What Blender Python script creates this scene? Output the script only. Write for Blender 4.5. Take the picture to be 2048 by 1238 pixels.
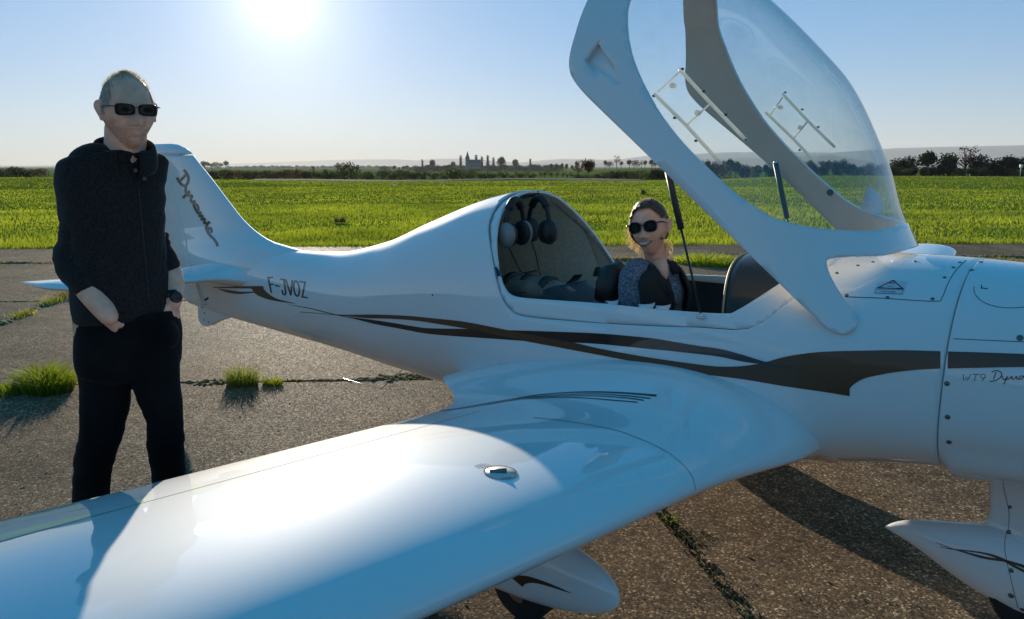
import bpy, bmesh, math, random
import numpy as np
from mathutils import Vector, Matrix, Euler
from mathutils.bvhtree import BVHTree
from mathutils import noise as mnoise
random.seed(7); rng=np.random.default_rng(7)
S=bpy.context.scene
for o in list(bpy.data.objects): bpy.data.objects.remove(o)
C=S.collection
PI=math.pi
# ---------------------------------------------------------------- camera
CAM=Vector((1.50,-2.92,1.55)); FPX=1538.0; W,H=2048.0,1238.0
YAW=math.atan2(.77,-.64); PITCH=-math.atan2(289,FPX)
FW=Vector((math.cos(YAW)*math.cos(PITCH),math.sin(YAW)*math.cos(PITCH),math.sin(PITCH)))
RT=FW.cross(Vector((0,0,1))).normalized(); UP=RT.cross(FW)
FH=Vector((math.cos(YAW),math.sin(YAW),0))
cd=bpy.data.cameras.new('camera'); cam=bpy.data.objects.new('camera',cd); C.objects.link(cam)
cam.matrix_world=Matrix(((RT.x,UP.x,-FW.x,CAM.x),(RT.y,UP.y,-FW.y,CAM.y),(RT.z,UP.z,-FW.z,CAM.z),(0,0,0,1)))
cd.sensor_fit='HORIZONTAL'; cd.sensor_width=36; cd.lens=36*FPX/W; cd.clip_start=.05; cd.clip_end=30000
S.camera=cam
def ray(u,v): return (FW*FPX+RT*(u-W/2)-UP*(v-H/2)).normalized()
def onY(u,v,y): d=ray(u,v); return CAM+d*((y-CAM.y)/d.y)
def onZ(u,v,z): d=ray(u,v); return CAM+d*((z-CAM.z)/d.z)
def polar(u,r,z=0):
    d=ray(u,H/2); d=Vector((d.x,d.y,0)).normalized()
    p=CAM+d*r; return Vector((p.x,p.y,z))
def zat(v,r):                       # height seen at image row v at ground distance r
    return CAM.z-(v-330.)/FPX*r
# ---------------------------------------------------------------- world, sun, exposure
SUND=ray(560,-10)
EL=math.asin(SUND.z); AZ=math.atan2(SUND.x,SUND.y)
wd=bpy.data.worlds.new('World'); S.world=wd; wd.use_nodes=True
nt=wd.node_tree; nt.nodes.clear()
sky=nt.nodes.new('ShaderNodeTexSky'); sky.sky_type='NISHITA'; sky.sun_disc=False
sky.sun_elevation=EL; sky.sun_rotation=AZ; sky.altitude=200; sky.air_density=1.0; sky.dust_density=0.10; sky.ozone_density=4.0
bg=nt.nodes.new('ShaderNodeBackground'); bg.inputs[1].default_value=.135; sky.dust_density=.08
out=nt.nodes.new('ShaderNodeOutputWorld')
hs=nt.nodes.new('ShaderNodeHueSaturation'); hs.inputs['Saturation'].default_value=1.27; hs.inputs['Hue'].default_value=.506
gm=nt.nodes.new('ShaderNodeGamma'); gm.inputs[1].default_value=.47      # evens out the sky's range, as the photograph's exposure does
nt.links.new(sky.outputs[0],hs.inputs['Color']); nt.links.new(hs.outputs[0],gm.inputs[0]); tint=nt.nodes.new('ShaderNodeMix'); tint.data_type='RGBA'; tint.blend_type='MULTIPLY'; tint.inputs[0].default_value=1; tint.inputs[7].default_value=(.96,1.0,1.17,1); nt.links.new(gm.outputs[0],tint.inputs[6]); nt.links.new(tint.outputs[2],bg.inputs[0])
# the glare round the sun: part of the sky, a function of the angle from the sun only
tc=nt.nodes.new('ShaderNodeTexCoord'); dt=nt.nodes.new('ShaderNodeVectorMath'); dt.operation='DOT_PRODUCT'
nrm=nt.nodes.new('ShaderNodeVectorMath'); nrm.operation='NORMALIZE'
nt.links.new(tc.outputs['Generated'],nrm.inputs[0]); nt.links.new(nrm.outputs[0],dt.inputs[0]); dt.inputs[1].default_value=SUND
cl=nt.nodes.new('ShaderNodeClamp'); nt.links.new(dt.outputs['Value'],cl.inputs[0])
last=None
for power,amp in ((12000,9.0),(2200,.40),(260,.20),(40,.07)):
    m=nt.nodes.new('ShaderNodeMath'); m.operation='POWER'; nt.links.new(cl.outputs[0],m.inputs[0]); m.inputs[1].default_value=power
    a=nt.nodes.new('ShaderNodeMath'); a.operation='MULTIPLY_ADD'; nt.links.new(m.outputs[0],a.inputs[0]); a.inputs[1].default_value=amp
    if last: nt.links.new(last,a.inputs[2])
    else: a.inputs[2].default_value=0
    last=a.outputs[0]
bg2=nt.nodes.new('ShaderNodeBackground'); bg2.inputs[0].default_value=(1,.93,.78,1); nt.links.new(last,bg2.inputs[1])
ad=nt.nodes.new('ShaderNodeAddShader'); nt.links.new(bg.outputs[0],ad.inputs[0]); nt.links.new(bg2.outputs[0],ad.inputs[1]); nt.links.new(ad.outputs[0],out.inputs[0])
sl=bpy.data.lights.new('sun','SUN'); sl.energy=3.3; sl.angle=math.radians(.53); sl.color=(1,.89,.72)
so=bpy.data.objects.new('sun',sl); C.objects.link(so); so.rotation_euler=SUND.to_track_quat('Z','Y').to_euler(); so.location=(0,0,30)
S.view_settings.view_transform='Standard'; S.view_settings.look='None'; S.view_settings.exposure=1.06; S.view_settings.gamma=1
S.view_settings.use_curve_mapping=False
S.render.engine='CYCLES'; S.render.resolution_x=1024; S.render.resolution_y=619
S.cycles.max_bounces=8; S.cycles.transparent_max_bounces=24; S.cycles.volume_bounces=0
# ---------------------------------------------------------------- helpers
def M(name,col,rough=.5,metal=0,coat=0,spec=.5,**kw):
    m=bpy.data.materials.new(name); m.use_nodes=True; b=m.node_tree.nodes['Principled BSDF']
    b.inputs['Base Color'].default_value=(*col,1); b.inputs['Roughness'].default_value=rough; b.inputs['Metallic'].default_value=metal
    b.inputs['Coat Weight'].default_value=coat; b.inputs['Coat Roughness'].default_value=.02; b.inputs['Specular IOR Level'].default_value=spec
    for k,v in kw.items(): b.inputs[k.replace('_',' ')].default_value=v
    return m
def nodes(m): return m.node_tree.nodes,m.node_tree.links,m.node_tree.nodes['Principled BSDF']
def varied(m,c1,c2,scale,detail=6,coord='Object',stretch=(1,1,1),lo=.35,hi=.65,bump=0,bscale=None,dist=.01,rough=None):
    N,L,b=nodes(m)
    t=N.new('ShaderNodeTexCoord'); mp=N.new('ShaderNodeMapping'); mp.inputs['Scale'].default_value=stretch
    L.new(t.outputs[coord],mp.inputs[0])
    n=N.new('ShaderNodeTexNoise'); n.inputs['Scale'].default_value=scale; n.inputs['Detail'].default_value=detail; L.new(mp.outputs[0],n.inputs[0])
    r=N.new('ShaderNodeValToRGB'); r.color_ramp.elements[0].position=lo; r.color_ramp.elements[1].position=hi
    r.color_ramp.elements[0].color=(*c1,1); r.color_ramp.elements[1].color=(*c2,1); L.new(n.outputs[0],r.inputs[0]); L.new(r.outputs[0],b.inputs['Base Color'])
    if bump:
        n2=N.new('ShaderNodeTexNoise'); n2.inputs['Scale'].default_value=bscale or scale*4; n2.inputs['Detail'].default_value=4; L.new(mp.outputs[0],n2.inputs[0])
        bp=N.new('ShaderNodeBump'); bp.inputs['Strength'].default_value=bump; bp.inputs['Distance'].default_value=dist
        L.new(n2.outputs[0],bp.inputs['Height']); L.new(bp.outputs[0],b.inputs['Normal'])
    return m
def put(o,parent=None,**p):
    C.objects.link(o)
    if parent: o.parent=parent; o.matrix_parent_inverse=Matrix.Identity(4)
    for k,v in p.items(): o[k]=v
    return o
def ob(name,data,mat=None,parent=None,smooth=True,**p):
    """link a bmesh or mesh as one object; vertices are given in world space unless the parent has been moved"""
    if isinstance(data,bmesh.types.BMesh):
        me=bpy.data.meshes.new(name); data.to_mesh(me); data.free()
    else: me=data
    if mat is not None:
        for m in (mat if isinstance(mat,(list,tuple)) else [mat]): me.materials.append(m)
    if smooth: me.polygons.foreach_set('use_smooth',[True]*len(me.polygons))
    o=bpy.data.objects.new(name,me); put(o,parent,**p)
    if parent is not None:
        o.matrix_basis=parent_world(parent).inverted()
    return o
def parent_world(p):
    m=p.matrix_basis.copy()
    while p.parent: p=p.parent; m=p.matrix_basis@m
    return m
def empty(name,loc,rz=0,**p):
    o=bpy.data.objects.new(name,None); o.empty_display_size=.2; o.location=loc; o.rotation_euler=(0,0,rz); put(o,None,**p); return o
def pmesh(name,V,F):
    me=bpy.data.meshes.new(name); me.from_pydata([tuple(v) for v in V],[],F); me.update(); return me
def grid_mesh(name,P,closeu=False,closev=False,flip=False):
    """P[i][j] points"""
    n=len(P); m=len(P[0]); V=[p for r in P for p in r]; F=[]
    for i in range(n if closeu else n-1):
        for j in range(m if closev else m-1):
            a=i*m+j; b=i*m+(j+1)%m; c=((i+1)%n)*m+(j+1)%m; d=((i+1)%n)*m+j
            F.append((a,d,c,b) if flip else (a,b,c,d))
    return pmesh(name,V,F)
def capped(name,P,flip=False):
    """closed tube-like loft with end caps"""
    n=len(P); m=len(P[0]); V=[tuple(p) for r in P for p in r]; F=[]
    for i in range(n-1):
        for j in range(m):
            a=i*m+j; b=i*m+(j+1)%m; c=(i+1)*m+(j+1)%m; d=(i+1)*m+j
            F.append((a,b,c,d))
    F.append(tuple(range(m-1,-1,-1))); F.append(tuple((n-1)*m+j for j in range(m)))
    me=pmesh(name,V,F)
    bm=bmesh.new(); bm.from_mesh(me); bmesh.ops.recalc_face_normals(bm,faces=bm.faces); bm.to_mesh(me); bm.free(); return me
def interp(x,xs,ys):
    """monotone-ish cubic (Catmull-Rom) interpolation"""
    xs=list(xs); ys=list(ys)
    if xs[0]>xs[-1]: xs=xs[::-1]; ys=ys[::-1]
    if x<=xs[0]: return ys[0]
    if x>=xs[-1]: return ys[-1]
    k=max(i for i in range(len(xs)-1) if xs[i]<=x); h=xs[k+1]-xs[k]; t=(x-xs[k])/h
    def sl(i):
        if i<=0 or i>=len(xs)-1:
            j=min(max(i,0),len(xs)-2); return (ys[j+1]-ys[j])/(xs[j+1]-xs[j])
        a=(ys[i]-ys[i-1])/(xs[i]-xs[i-1]); b=(ys[i+1]-ys[i])/(xs[i+1]-xs[i])
        return 0 if a*b<=0 else 2*a*b/(a+b)
    m0,m1=sl(k),sl(k+1); t2=t*t; t3=t2*t
    return (2*t3-3*t2+1)*ys[k]+(t3-2*t2+t)*h*m0+(-2*t3+3*t2)*ys[k+1]+(t3-t2)*h*m1
def ss(a,b,x): t=min(max((x-a)/(b-a),0),1); return t*t*(3-2*t)
def smooth_poly(pts,n=60,closed=False):
    P=[Vector(p) for p in pts]; out=[]
    m=len(P); segs=m if closed else m-1
    per=max(2,int(n/segs))
    g=lambda i: P[i%m] if closed else P[min(max(i,0),m-1)]
    for i in range(segs):
        a,b,c,d=g(i-1),g(i),g(i+1),g(i+2)
        for k in range(per):
            t=k/per; out.append(.5*((2*b)+(c-a)*t+(2*a-5*b+4*c-d)*t*t+(3*b-a-3*c+d)*t**3))
    if not closed: out.append(P[-1])
    return out
def tube_bm(bm,pts,rad,seg=8,caps=True,flat=1.0,updir=None):
    pts=[Vector(p) for p in pts]; n=len(pts)
    R=rad if isinstance(rad,(list,tuple)) else [rad]*n
    rings=[]; prev=None
    for i,p in enumerate(pts):
        t=(pts[min(i+1,n-1)]-pts[max(i-1,0)]).normalized()
        ref=updir or (Vector((0,0,1)) if abs(t.z)<.95 else Vector((1,0,0)))
        if prev is not None and updir is None: a=(prev-t*prev.dot(t)).normalized()
        else: a=t.cross(ref).normalized()
        prev=a; b=t.cross(a)
        rings.append([bm.verts.new(p+(a*math.cos(2*PI*k/seg)+b*math.sin(2*PI*k/seg)*flat)*R[i]) for k in range(seg)])
    for i in range(n-1):
        for k in range(seg): bm.faces.new((rings[i][k],rings[i][(k+1)%seg],rings[i+1][(k+1)%seg],rings[i+1][k]))
    if caps: bm.faces.new(rings[0][::-1]); bm.faces.new(rings[-1])
    return bm
def tube(pts,rad,seg=8,**k): return tube_bm(bmesh.new(),pts,rad,seg,**k)
def box_bm(bm,c,s,rz=0,bev=0):
    r=bmesh.ops.create_cube(bm,size=1,matrix=Matrix.Translation(c)@Matrix.Rotation(rz,4,'Z')@Matrix.Diagonal((*s,1)))
    if bev: bmesh.ops.bevel(bm,geom=list({e for v in r['verts'] for e in v.link_edges}),offset=bev,segments=2,affect='EDGES',profile=.6)
    return bm
def box(c,s,rz=0,bev=0): return box_bm(bmesh.new(),c,s,rz,bev)
def apply_mods(o):
    dg=bpy.context.evaluated_depsgraph_get(); dg.update()
    me=bpy.data.meshes.new_from_object(o.evaluated_get(dg)); o.modifiers.clear(); o.data=me; return o
def bvh_of(objs):
    V=[];F=[]
    for o in objs:
        mw=parent_world(o) ; k=len(V)
        V+= [mw@v.co for v in o.data.vertices]; F+=[tuple(i+k for i in p.vertices) for p in o.data.polygons]
    return BVHTree.FromPolygons(V,F)
# ---------------------------------------------------------------- fuselage surface (aircraft frame: x forward, y to port, z up)
ST=[ # x, top, bottom, half width, height of widest point, exponent upper, exponent lower
 (-4.20,.93,.50,.035,.72,2.0,2.0),(-3.90,.95,.47,.065,.72,2.0,2.0),(-3.40,.985,.455,.11,.72,2.1,2.0),(-2.80,1.005,.44,.165,.74,2.1,2.0),(-2.30,1.030,.43,.225,.74,2.1,2.0),
 (-1.80,1.130,.415,.30,.76,2.1,2.1),(-1.39,1.275,.405,.365,.80,2.1,2.2),(-1.05,1.385,.40,.42,.83,2.15,2.3),(-.75,1.452,.40,.465,.85,2.2,2.5),
 (-.35,1.562,.40,.50,.86,2.3,2.8),(.05,1.535,.41,.515,.87,2.25,3.0),(.40,1.415,.43,.50,.88,2.2,3.0),(.60,1.305,.485,.48,.88,2.2,2.9),(.78,1.244,.52,.46,.88,2.35,2.8),
 (.95,1.246,.555,.44,.87,2.45,2.7),(1.20,1.240,.585,.415,.87,2.4,2.6),(1.60,1.205,.60,.35,.86,2.3,2.5),(1.95,1.11,.64,.24,.85,2.1,2.2),(2.05,1.05,.70,.18,.86,2,2)]
SX=[s[0] for s in ST]
def sec(x): return [interp(x,SX,[s[k] for s in ST]) for k in range(1,7)]
def hull_ring(x,n=96,off=0):
    top,bot,w,zw,nu,nl=sec(x); P=[]
    for k in range(n):
        t=2*PI*(k+.5)/n; c,s=math.cos(t),math.sin(t); e=nu if s>=0 else nl
        # even spacing on the superellipse: use the radial form
        r=(abs(c)**e+abs(s)**e)**(-1/e)
        P.append((x,(w+off)*c*r,zw+((top-zw+off) if s>=0 else (zw-bot+off))*s*r))
    return P
def hull_mesh(name,x0,x1,n=96,step=.025,off=0):
    N=int(abs(x1-x0)/step)+1
    return capped(name,[hull_ring(x0+(x1-x0)*i/N,n,off) for i in range(N+1)])
HINGE=Vector((.80,0,1.045)); PHI=math.radians(41.0)
def rotc(p,ang):                      # about the hinge axis (y); positive lifts the rear end
    d=p-HINGE; c,s=math.cos(ang),math.sin(ang)
    return HINGE+Vector((d.x*c+d.z*s,d.y,-d.x*s+d.z*c))
# ---------------------------------------------------------------- materials of the aircraft
WHITE=M('white_gelcoat',(.74,.74,.75),.6,coat=1.0,spec=.15)
N,L,b=nodes(WHITE)
tcn=N.new('ShaderNodeTexCoord'); nn=N.new('ShaderNodeTexNoise'); nn.inputs['Scale'].default_value=9; nn.inputs['Detail'].default_value=9; L.new(tcn.outputs['Object'],nn.inputs[0])
rr=N.new('ShaderNodeMapRange'); rr.inputs[1].default_value=.45; rr.inputs[2].default_value=.75; rr.inputs[3].default_value=.008; rr.inputs[4].default_value=.045; L.new(nn.outputs[0],rr.inputs[0]); L.new(rr.outputs[0],b.inputs['Coat Roughness'])
n2=N.new('ShaderNodeTexNoise'); n2.inputs['Scale'].default_value=2.2; n2.inputs['Detail'].default_value=2; L.new(tcn.outputs['Object'],n2.inputs[0])
bp=N.new('ShaderNodeBump'); bp.inputs['Strength'].default_value=.25; bp.inputs['Distance'].default_value=.0035; L.new(n2.outputs[0],bp.inputs['Height']); L.new(bp.outputs[0],b.inputs['Coat Normal'])
IVORY=M('ivory_frame_inside',(.52,.44,.34),.55)
LINER=varied(M('cream_fabric_lining',(.55,.50,.40),.95),(.50,.455,.36),(.62,.57,.46),60,bump=.3,bscale=400,dist=.001)
BLACK=M('black_plastic',(.012,.012,.013),.5)
SATIN=M('black_satin_metal',(.01,.01,.011),.28)
CHROME=M('bright_metal',(.62,.62,.62),.28,metal=1)
DARKM=M('dark_fastener_metal',(.16,.16,.16),.4,metal=.8)
BROWN=M('brown_vinyl',(.085,.036,.015),.4,coat=.2)
INK=M('black_vinyl',(.008,.009,.012),.30,coat=.7)
GREYV=M('grey_vinyl',(.16,.15,.15),.4)
GAP=M('panel_gap',(.02,.025,.035),.8)
RUBBER=M('tyre_rubber',(.014,.014,.014),.85)
SEAT=varied(M('black_leather',(.012,.012,.013),.55),(.009,.009,.010),(.018,.017,.017),14,bump=.4,bscale=120,dist=.002)
SHROUD=M('satin_black_cowl',(.022,.019,.016),.33)
GLASS=bpy.data.materials.new('clear_acrylic'); GLASS.use_nodes=True
N=GLASS.node_tree.nodes; L=GLASS.node_tree.links; N.clear()
o_=N.new('ShaderNodeOutputMaterial'); mx=N.new('ShaderNodeMixShader'); tr=N.new('ShaderNodeBsdfTransparent'); tr.inputs[0].default_value=(.925,.955,.965,1)
gl=N.new('ShaderNodeBsdfGlossy'); gl.inputs['Roughness'].default_value=.02; fr=N.new('ShaderNodeFresnel'); fr.inputs[0].default_value=1.49
df=N.new('ShaderNodeBsdfDiffuse'); df.inputs[0].default_value=(.8,.8,.8,1); mx2=N.new('ShaderNodeMixShader')
tcg=N.new('ShaderNodeTexCoord'); ng=N.new('ShaderNodeTexNoise'); ng.inputs['Scale'].default_value=7; ng.inputs['Detail'].default_value=10; ng.inputs['Roughness'].default_value=.7; L.new(tcg.outputs['Object'],ng.inputs[0])
rg=N.new('ShaderNodeMapRange'); rg.inputs[1].default_value=.45; rg.inputs[2].default_value=.8; rg.inputs[3].default_value=.012; rg.inputs[4].default_value=.075; L.new(ng.outputs[0],rg.inputs[0])
gg=N.new('ShaderNodeNewGeometry'); mr=N.new('ShaderNodeMapRange'); mr.inputs[3].default_value=1.49; mr.inputs[4].default_value=1/1.49; L.new(gg.outputs['Backfacing'],mr.inputs[0]); L.new(mr.outputs[0],fr.inputs[0])
L.new(fr.outputs[0],mx.inputs[0]); L.new(tr.outputs[0],mx.inputs[1]); L.new(gl.outputs[0],mx.inputs[2])
L.new(rg.outputs[0],mx2.inputs[0]); L.new(mx.outputs[0],mx2.inputs[1]); L.new(df.outputs[0],mx2.inputs[2]); L.new(mx2.outputs[0],o_.inputs[0])

# ---------------------------------------------------------------- aircraft
PLANE=empty('light_aircraft',(0,0,0),label='white low-wing two-seat aircraft with brown swoosh stripes, its bubble canopy tipped up',category='aircraft')
def prism(name,poly,y0,y1):
    n=len(poly); V=[(p[0],y0,p[1]) for p in poly]+[(p[0],y1,p[1]) for p in poly]
    F=[tuple(range(n)),tuple(range(2*n-1,n-1,-1))]+[(i,i+n,(i+1)%n+n,(i+1)%n) for i in range(n)]
    me=pmesh(name,V,F); bm=bmesh.new(); bm.from_mesh(me); bmesh.ops.recalc_face_normals(bm,faces=bm.faces); bm.to_mesh(me); bm.free(); return me
dm=[bpy.data.materials.new('tmp_a'),bpy.data.materials.new('tmp_b')]
def boolcut(me,cuts):
    """cuts: [(poly, 'DIFFERENCE'|'INTERSECT', y0, y1)]; returns the skin only (cutter walls and end caps dropped)"""
    me.materials.clear()
    for m in dm: me.materials.append(m)
    o=bpy.data.objects.new('tmp',me); C.objects.link(o); extra=[]
    for poly,op,y0,y1 in cuts:
        cm=prism('c',poly,y0,y1); cm.materials.append(dm[0]); cm.materials.append(dm[1])
        cm.polygons.foreach_set('material_index',[1]*len(cm.polygons))
        c=bpy.data.objects.new('cutter',cm); C.objects.link(c); extra.append(c)
        md=o.modifiers.new('b','BOOLEAN'); md.operation=op; md.object=c; md.solver='EXACT'; md.material_mode='INDEX'
    apply_mods(o); me2=o.data
    bm=bmesh.new(); bm.from_mesh(me2)
    bmesh.ops.delete(bm,geom=[f for f in bm.faces if f.material_index==1],context='FACES')
    bm.to_mesh(me2); bm.free()
    for e in extra: bpy.data.objects.remove(e)
    bpy.data.objects.remove(o); me2.materials.clear(); return me2
def solid(o,th,offset=-1,matofs=0,rim=0):
    md=o.modifiers.new('s','SOLIDIFY'); md.thickness=th; md.offset=offset; md.material_offset=matofs; md.material_offset_rim=rim; md.use_even_offset=False
    apply_mods(o); return o
OUT=[(-.90,1.75),(-.862,1.50),(-.838,1.40),(-.805,1.306),(-.735,1.215),(-.673,1.126),(-.625,1.04),(-.585,.985),(-.53,.948),(-.448,.935),(-.2,.950),(.1,.974),(.334,.996),(.50,1.012),(.60,1.10),(.655,1.18),(.69,1.235),(.72,1.31),(.76,1.75)]
INN=[(-.83,1.75),(-.795,1.45),(-.765,1.345),(-.72,1.25),(-.680,1.175),(-.64,1.10),(-.605,1.05),(-.565,1.018),(-.50,1.008),(-.32,1.018),(-.075,1.033),(.20,1.041),(.40,1.050),(.446,1.064),(.515,1.119),(.569,1.169),(.62,1.222),(.66,1.29),(.70,1.75)]
def smp(P):
    a,b_=P[0],P[-1]; Q=smooth_poly([Vector((p[0],p[1],0)) for p in P[1:-1]],3*len(P)); return [a]+[(q.x,q.y) for q in Q]+[b_]
OUT=smp(OUT); INN=smp(INN)
hullm=boolcut(hull_mesh('fuselage',-4.19,1.074,112,.022),[(OUT,'DIFFERENCE',-1,1)])
# open the nose cap so the cockpit can look through to nothing but its own bulkhead
HULL=ob('fuselage',hullm,[WHITE,IVORY],PLANE); solid(HULL,.010,matofs=1)
ledge=boolcut(hull_mesh('canopy_ledge',-1.2,.95,112,.022,off=-.011),[(OUT,'INTERSECT',-1,1),(INN,'DIFFERENCE',-1.1,1.1)])
LEDGE=ob('canopy_ledge',ledge,[WHITE,IVORY],PLANE); solid(LEDGE,.012,matofs=1)
# joggle between skin and ledge: short wall following OUT
def cut_wall(poly,offo,offi,name,mat,parent,lo,hi):
    """strip between two hull offsets along a side-view contour, both sides of the aircraft"""
    P=[]
    for x,z in poly:
        if not(lo<=z<=hi): continue
        r=[]
        for off in (offo,offi):
            top,bot,w,zw,nu,nl=sec(x); h=(top-zw+off) if z>=zw else (zw-bot+off); e=nu if z>=zw else nl
            q=1-(abs(z-zw)/h)**e
            y=(w+off)*max(q,0)**(1/e); r.append((x,-y,z))
        P.append(r)
    return P
# ---- wing
def naca(c,th,n=26,cam=.022):
    """closed loop from TE over the top to LE and back; returns (chord fraction, z)"""
    up=[];lo=[]
    for i in range(n+1):
        x=.5*(1-math.cos(PI*i/n)); yt=5*th*(.2969*x**.5-.126*x-.3516*x*x+.2843*x**3-.1036*x**4)
        yc=cam/.16*(.8*x-x*x) if x<.4 else cam/.36*(.2+.8*x-x*x)
        up.append((x,yc+yt)); lo.append((x,yc-yt))
    return up[::-1]+lo[1:-1]
def wing_loop(ay,side):
    zl=.632+.058*(ay-.5); zt=zl-.032+.004*max(ay-2,0); xl=.625-.088*(ay-.9); xt=-.515-.02*(ay-.9)
    if ay>2.4: xt+=.045*(ay-2.4)+.035*(ay-2.4)**2; xl-=.012*(ay-2.4)**2
    f=1-ss(.47,1.12,ay); f2=f*f
    xl+=.07*f**2.0; xt-=.42*f2*f; th=.148; tipf=1.0
    if ay>4.2: q=(ay-4.2)/.27; tipf=math.sqrt(max(1-q*q,.0)); xl-=.22*(1-tipf); xt+=.10*(1-tipf)
    c=xl-xt; P=[]
    for k,(u,z) in enumerate(naca(1,th)):
        x=xl-u*c; zz=zl+(zt-zl)*u+z*min(c,1.15)*max(tipf,.03)
        if z>0 or True:
            up=max(z,0)/.09
            zz+=f2*f*.12*math.sin(PI*min(max(u,0),1)**.62)**.9 if z>0 else 0
        P.append((x,side*ay,zz))
    return P
ys=[.24,.34,.42,.47,.51,.55,.6,.66,.72,.8,.88,.96,1.04,1.12,1.25,1.4,1.6,1.8,2.0,2.2,2.4,2.6,2.9,3.2,3.6,4.0,4.15,4.2,4.25,4.3,4.35,4.4,4.43,4.455,4.468]
WING={}
for side in (-1,1):
    WING[side]=ob('wing',capped('wing',[wing_loop(a,side) for a in ys]),WHITE,PLANE,label='right wing reaching out over the near tarmac' if side<0 else 'left wing beyond the nose')
    md=WING[side].modifiers.new('s','SUBSURF'); md.levels=1; md.render_levels=1; apply_mods(WING[side])
# ---- fin, rudder
FINLE=[(.93,-2.42),(1.0,-2.60),(1.017,-2.73),(1.026,-2.875),(1.064,-3.08),(1.16,-3.31),(1.311,-3.53),(1.431,-3.69),(1.55,-3.86),(1.636,-3.985),(1.67,-4.05),(1.70,-4.17),(1.712,-4.32)]
def fin_le(z): return interp(z,[a[0] for a in FINLE],[a[1] for a in FINLE])
def hinge_x(z): return -3.963-(z-.8)*.505
def fin_te(z): return -4.28-(z-.55)*.38
def fin_loft(name,kind):
    P=[]
    zs=[.80+.02*i for i in range(45)]+[1.70,1.708] if kind=='fin' else [.53+.02*i for i in range(58)]+[1.70,1.708]
    for z in zs:
        xl,xt=fin_le(z),fin_te(z); hx=hinge_x(z)
        if z>1.60: # rudder horn takes the top, rounded rear corner
            xt+=.12*((z-1.60)/.11)**3
        hw=.044+.075*(1-ss(.85,1.12,z))+.02*(1-ss(1.0,1.5,z)); hw*= (1-ss(1.66,1.715,z)*.8)
        loop=[]
        n=16
        if kind=='fin':
            a,b_=xl,hx+.004
            if z>1.615: b_=min(b_,a-.02)
            for i in range(n+1):
                u=.5*(1-math.cos(PI*i/n)); x=a+(b_-a)*u
                frac=(a-x)/max(a-xt,.05); y=hw*min(1,2.0*math.sqrt(max(frac,0))*(1-frac)**.75*1.02)
                loop.append((x,y))
            if z>1.62: continue
        else:
            a=hx-.004 if z<1.618 else xl
            b_=xt
            for i in range(n+1):
                u=.5*(1-math.cos(PI*i/n)); x=a+(b_-a)*u
                ref=fin_le(max(z,.93)); frac=(ref-x)/max(ref-xt,.05); y=hw*min(1,2.0*math.sqrt(max(frac,0))*(1-min(frac,1))**.75*1.02)
                if z<1.618 and i==0: pass
                loop.append((x,y+.0012))
        ring=[(x,-y,z) for x,y in loop]+[(x,y,z) for x,y in loop[::-1]]
        P.append(ring)
    return capped(name,P)
FIN=ob('fin',fin_loft('fin','fin'),WHITE,PLANE)
RUD=ob('rudder',fin_loft('rudder','rudder'),WHITE,PLANE)
for o in (FIN,RUD):
    pass
# tail skid under the boom
sk=[(-3.30,.50),(-3.42,.486),(-3.56,.463),(-3.70,.425),(-3.80,.390),(-3.87,.362),(-3.93,.350),(-3.985,.358),(-4.015,.39),(-4.02,.44),(-4.01,.50),(-4.0,.60),(-3.6,.60),(-3.3,.56)]
skm=prism('tail_skid',[(p.x,p.z) for p in smooth_poly([Vector((a,0,c)) for a,c in sk],56,True)],-.028,.028)
SKID=ob('tail_skid',skm,WHITE,PLANE,smooth=False); md=SKID.modifiers.new('b','BEVEL'); md.width=.018; md.segments=3; md.limit_method='ANGLE'; apply_mods(SKID)
SKID.data.polygons.foreach_set('use_smooth',[True]*len(SKID.data.polygons))
# tailplane with elevator and horn
def tp_loop(ay,side,kind):
    f=1-ss(.05,.30,ay); xl=-3.28-.30*(ay/1.15)**1.6+.30*f*f; xh=-3.80-.03*ay; xt=-4.02-.10*ay
    z0=.800; th=.11
    horn=ay>.93
    if kind=='tailplane': a,b_=xl,(xh if not horn else xh)
    else: a,b_=(xh-.006,xt) if not horn else (xl,xt)
    q=0
    if ay>1.02: q=((ay-1.02)/.14)**2; 
    P=[];n=14;tf=math.sqrt(max(1-q,.0)) if q<1 else .0
    if ay>1.02: a2=-4.05+(a+4.05)*max(tf,.12); a=a2
    up=[];lo=[]
    for i in range(n+1):
        u=.5*(1-math.cos(PI*i/n)); x=a+(b_-a)*u; fr=(xl-x)/(xl-xt); fr=min(max(fr,0),1)
        y=5*th*(.2969*fr**.5-.126*fr-.3516*fr*fr+.2843*fr**3-.1015*fr**4)*(xl-xt)*max(tf,.15)
        if horn and kind!='tailplane':
            u2=(a-x)/(a-xt) if a!=xt else 0; y=min(y,.05*math.sqrt(max(u2,0))*1.0)
        y*=1+.5*f
        up.append((x,side*ay,z0+y)); lo.append((x,side*ay,z0-y))
    return up+lo[::-1]
for side in (-1,1):
    ob('tailplane',capped('tailplane',[tp_loop(a,side,'tailplane') for a in (.02,.06,.1,.15,.2,.26,.32,.45,.6,.75,.9,.925)]),WHITE,PLANE)
    ob('elevator',capped('elevator',[tp_loop(a,side,'elevator') for a in (.08,.2,.4,.6,.8,.929)]+[tp_loop(a,side,'elevator') for a in (.934,.97,1.02,1.05,1.08,1.105,1.125,1.14,1.152)]),WHITE,PLANE)
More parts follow.
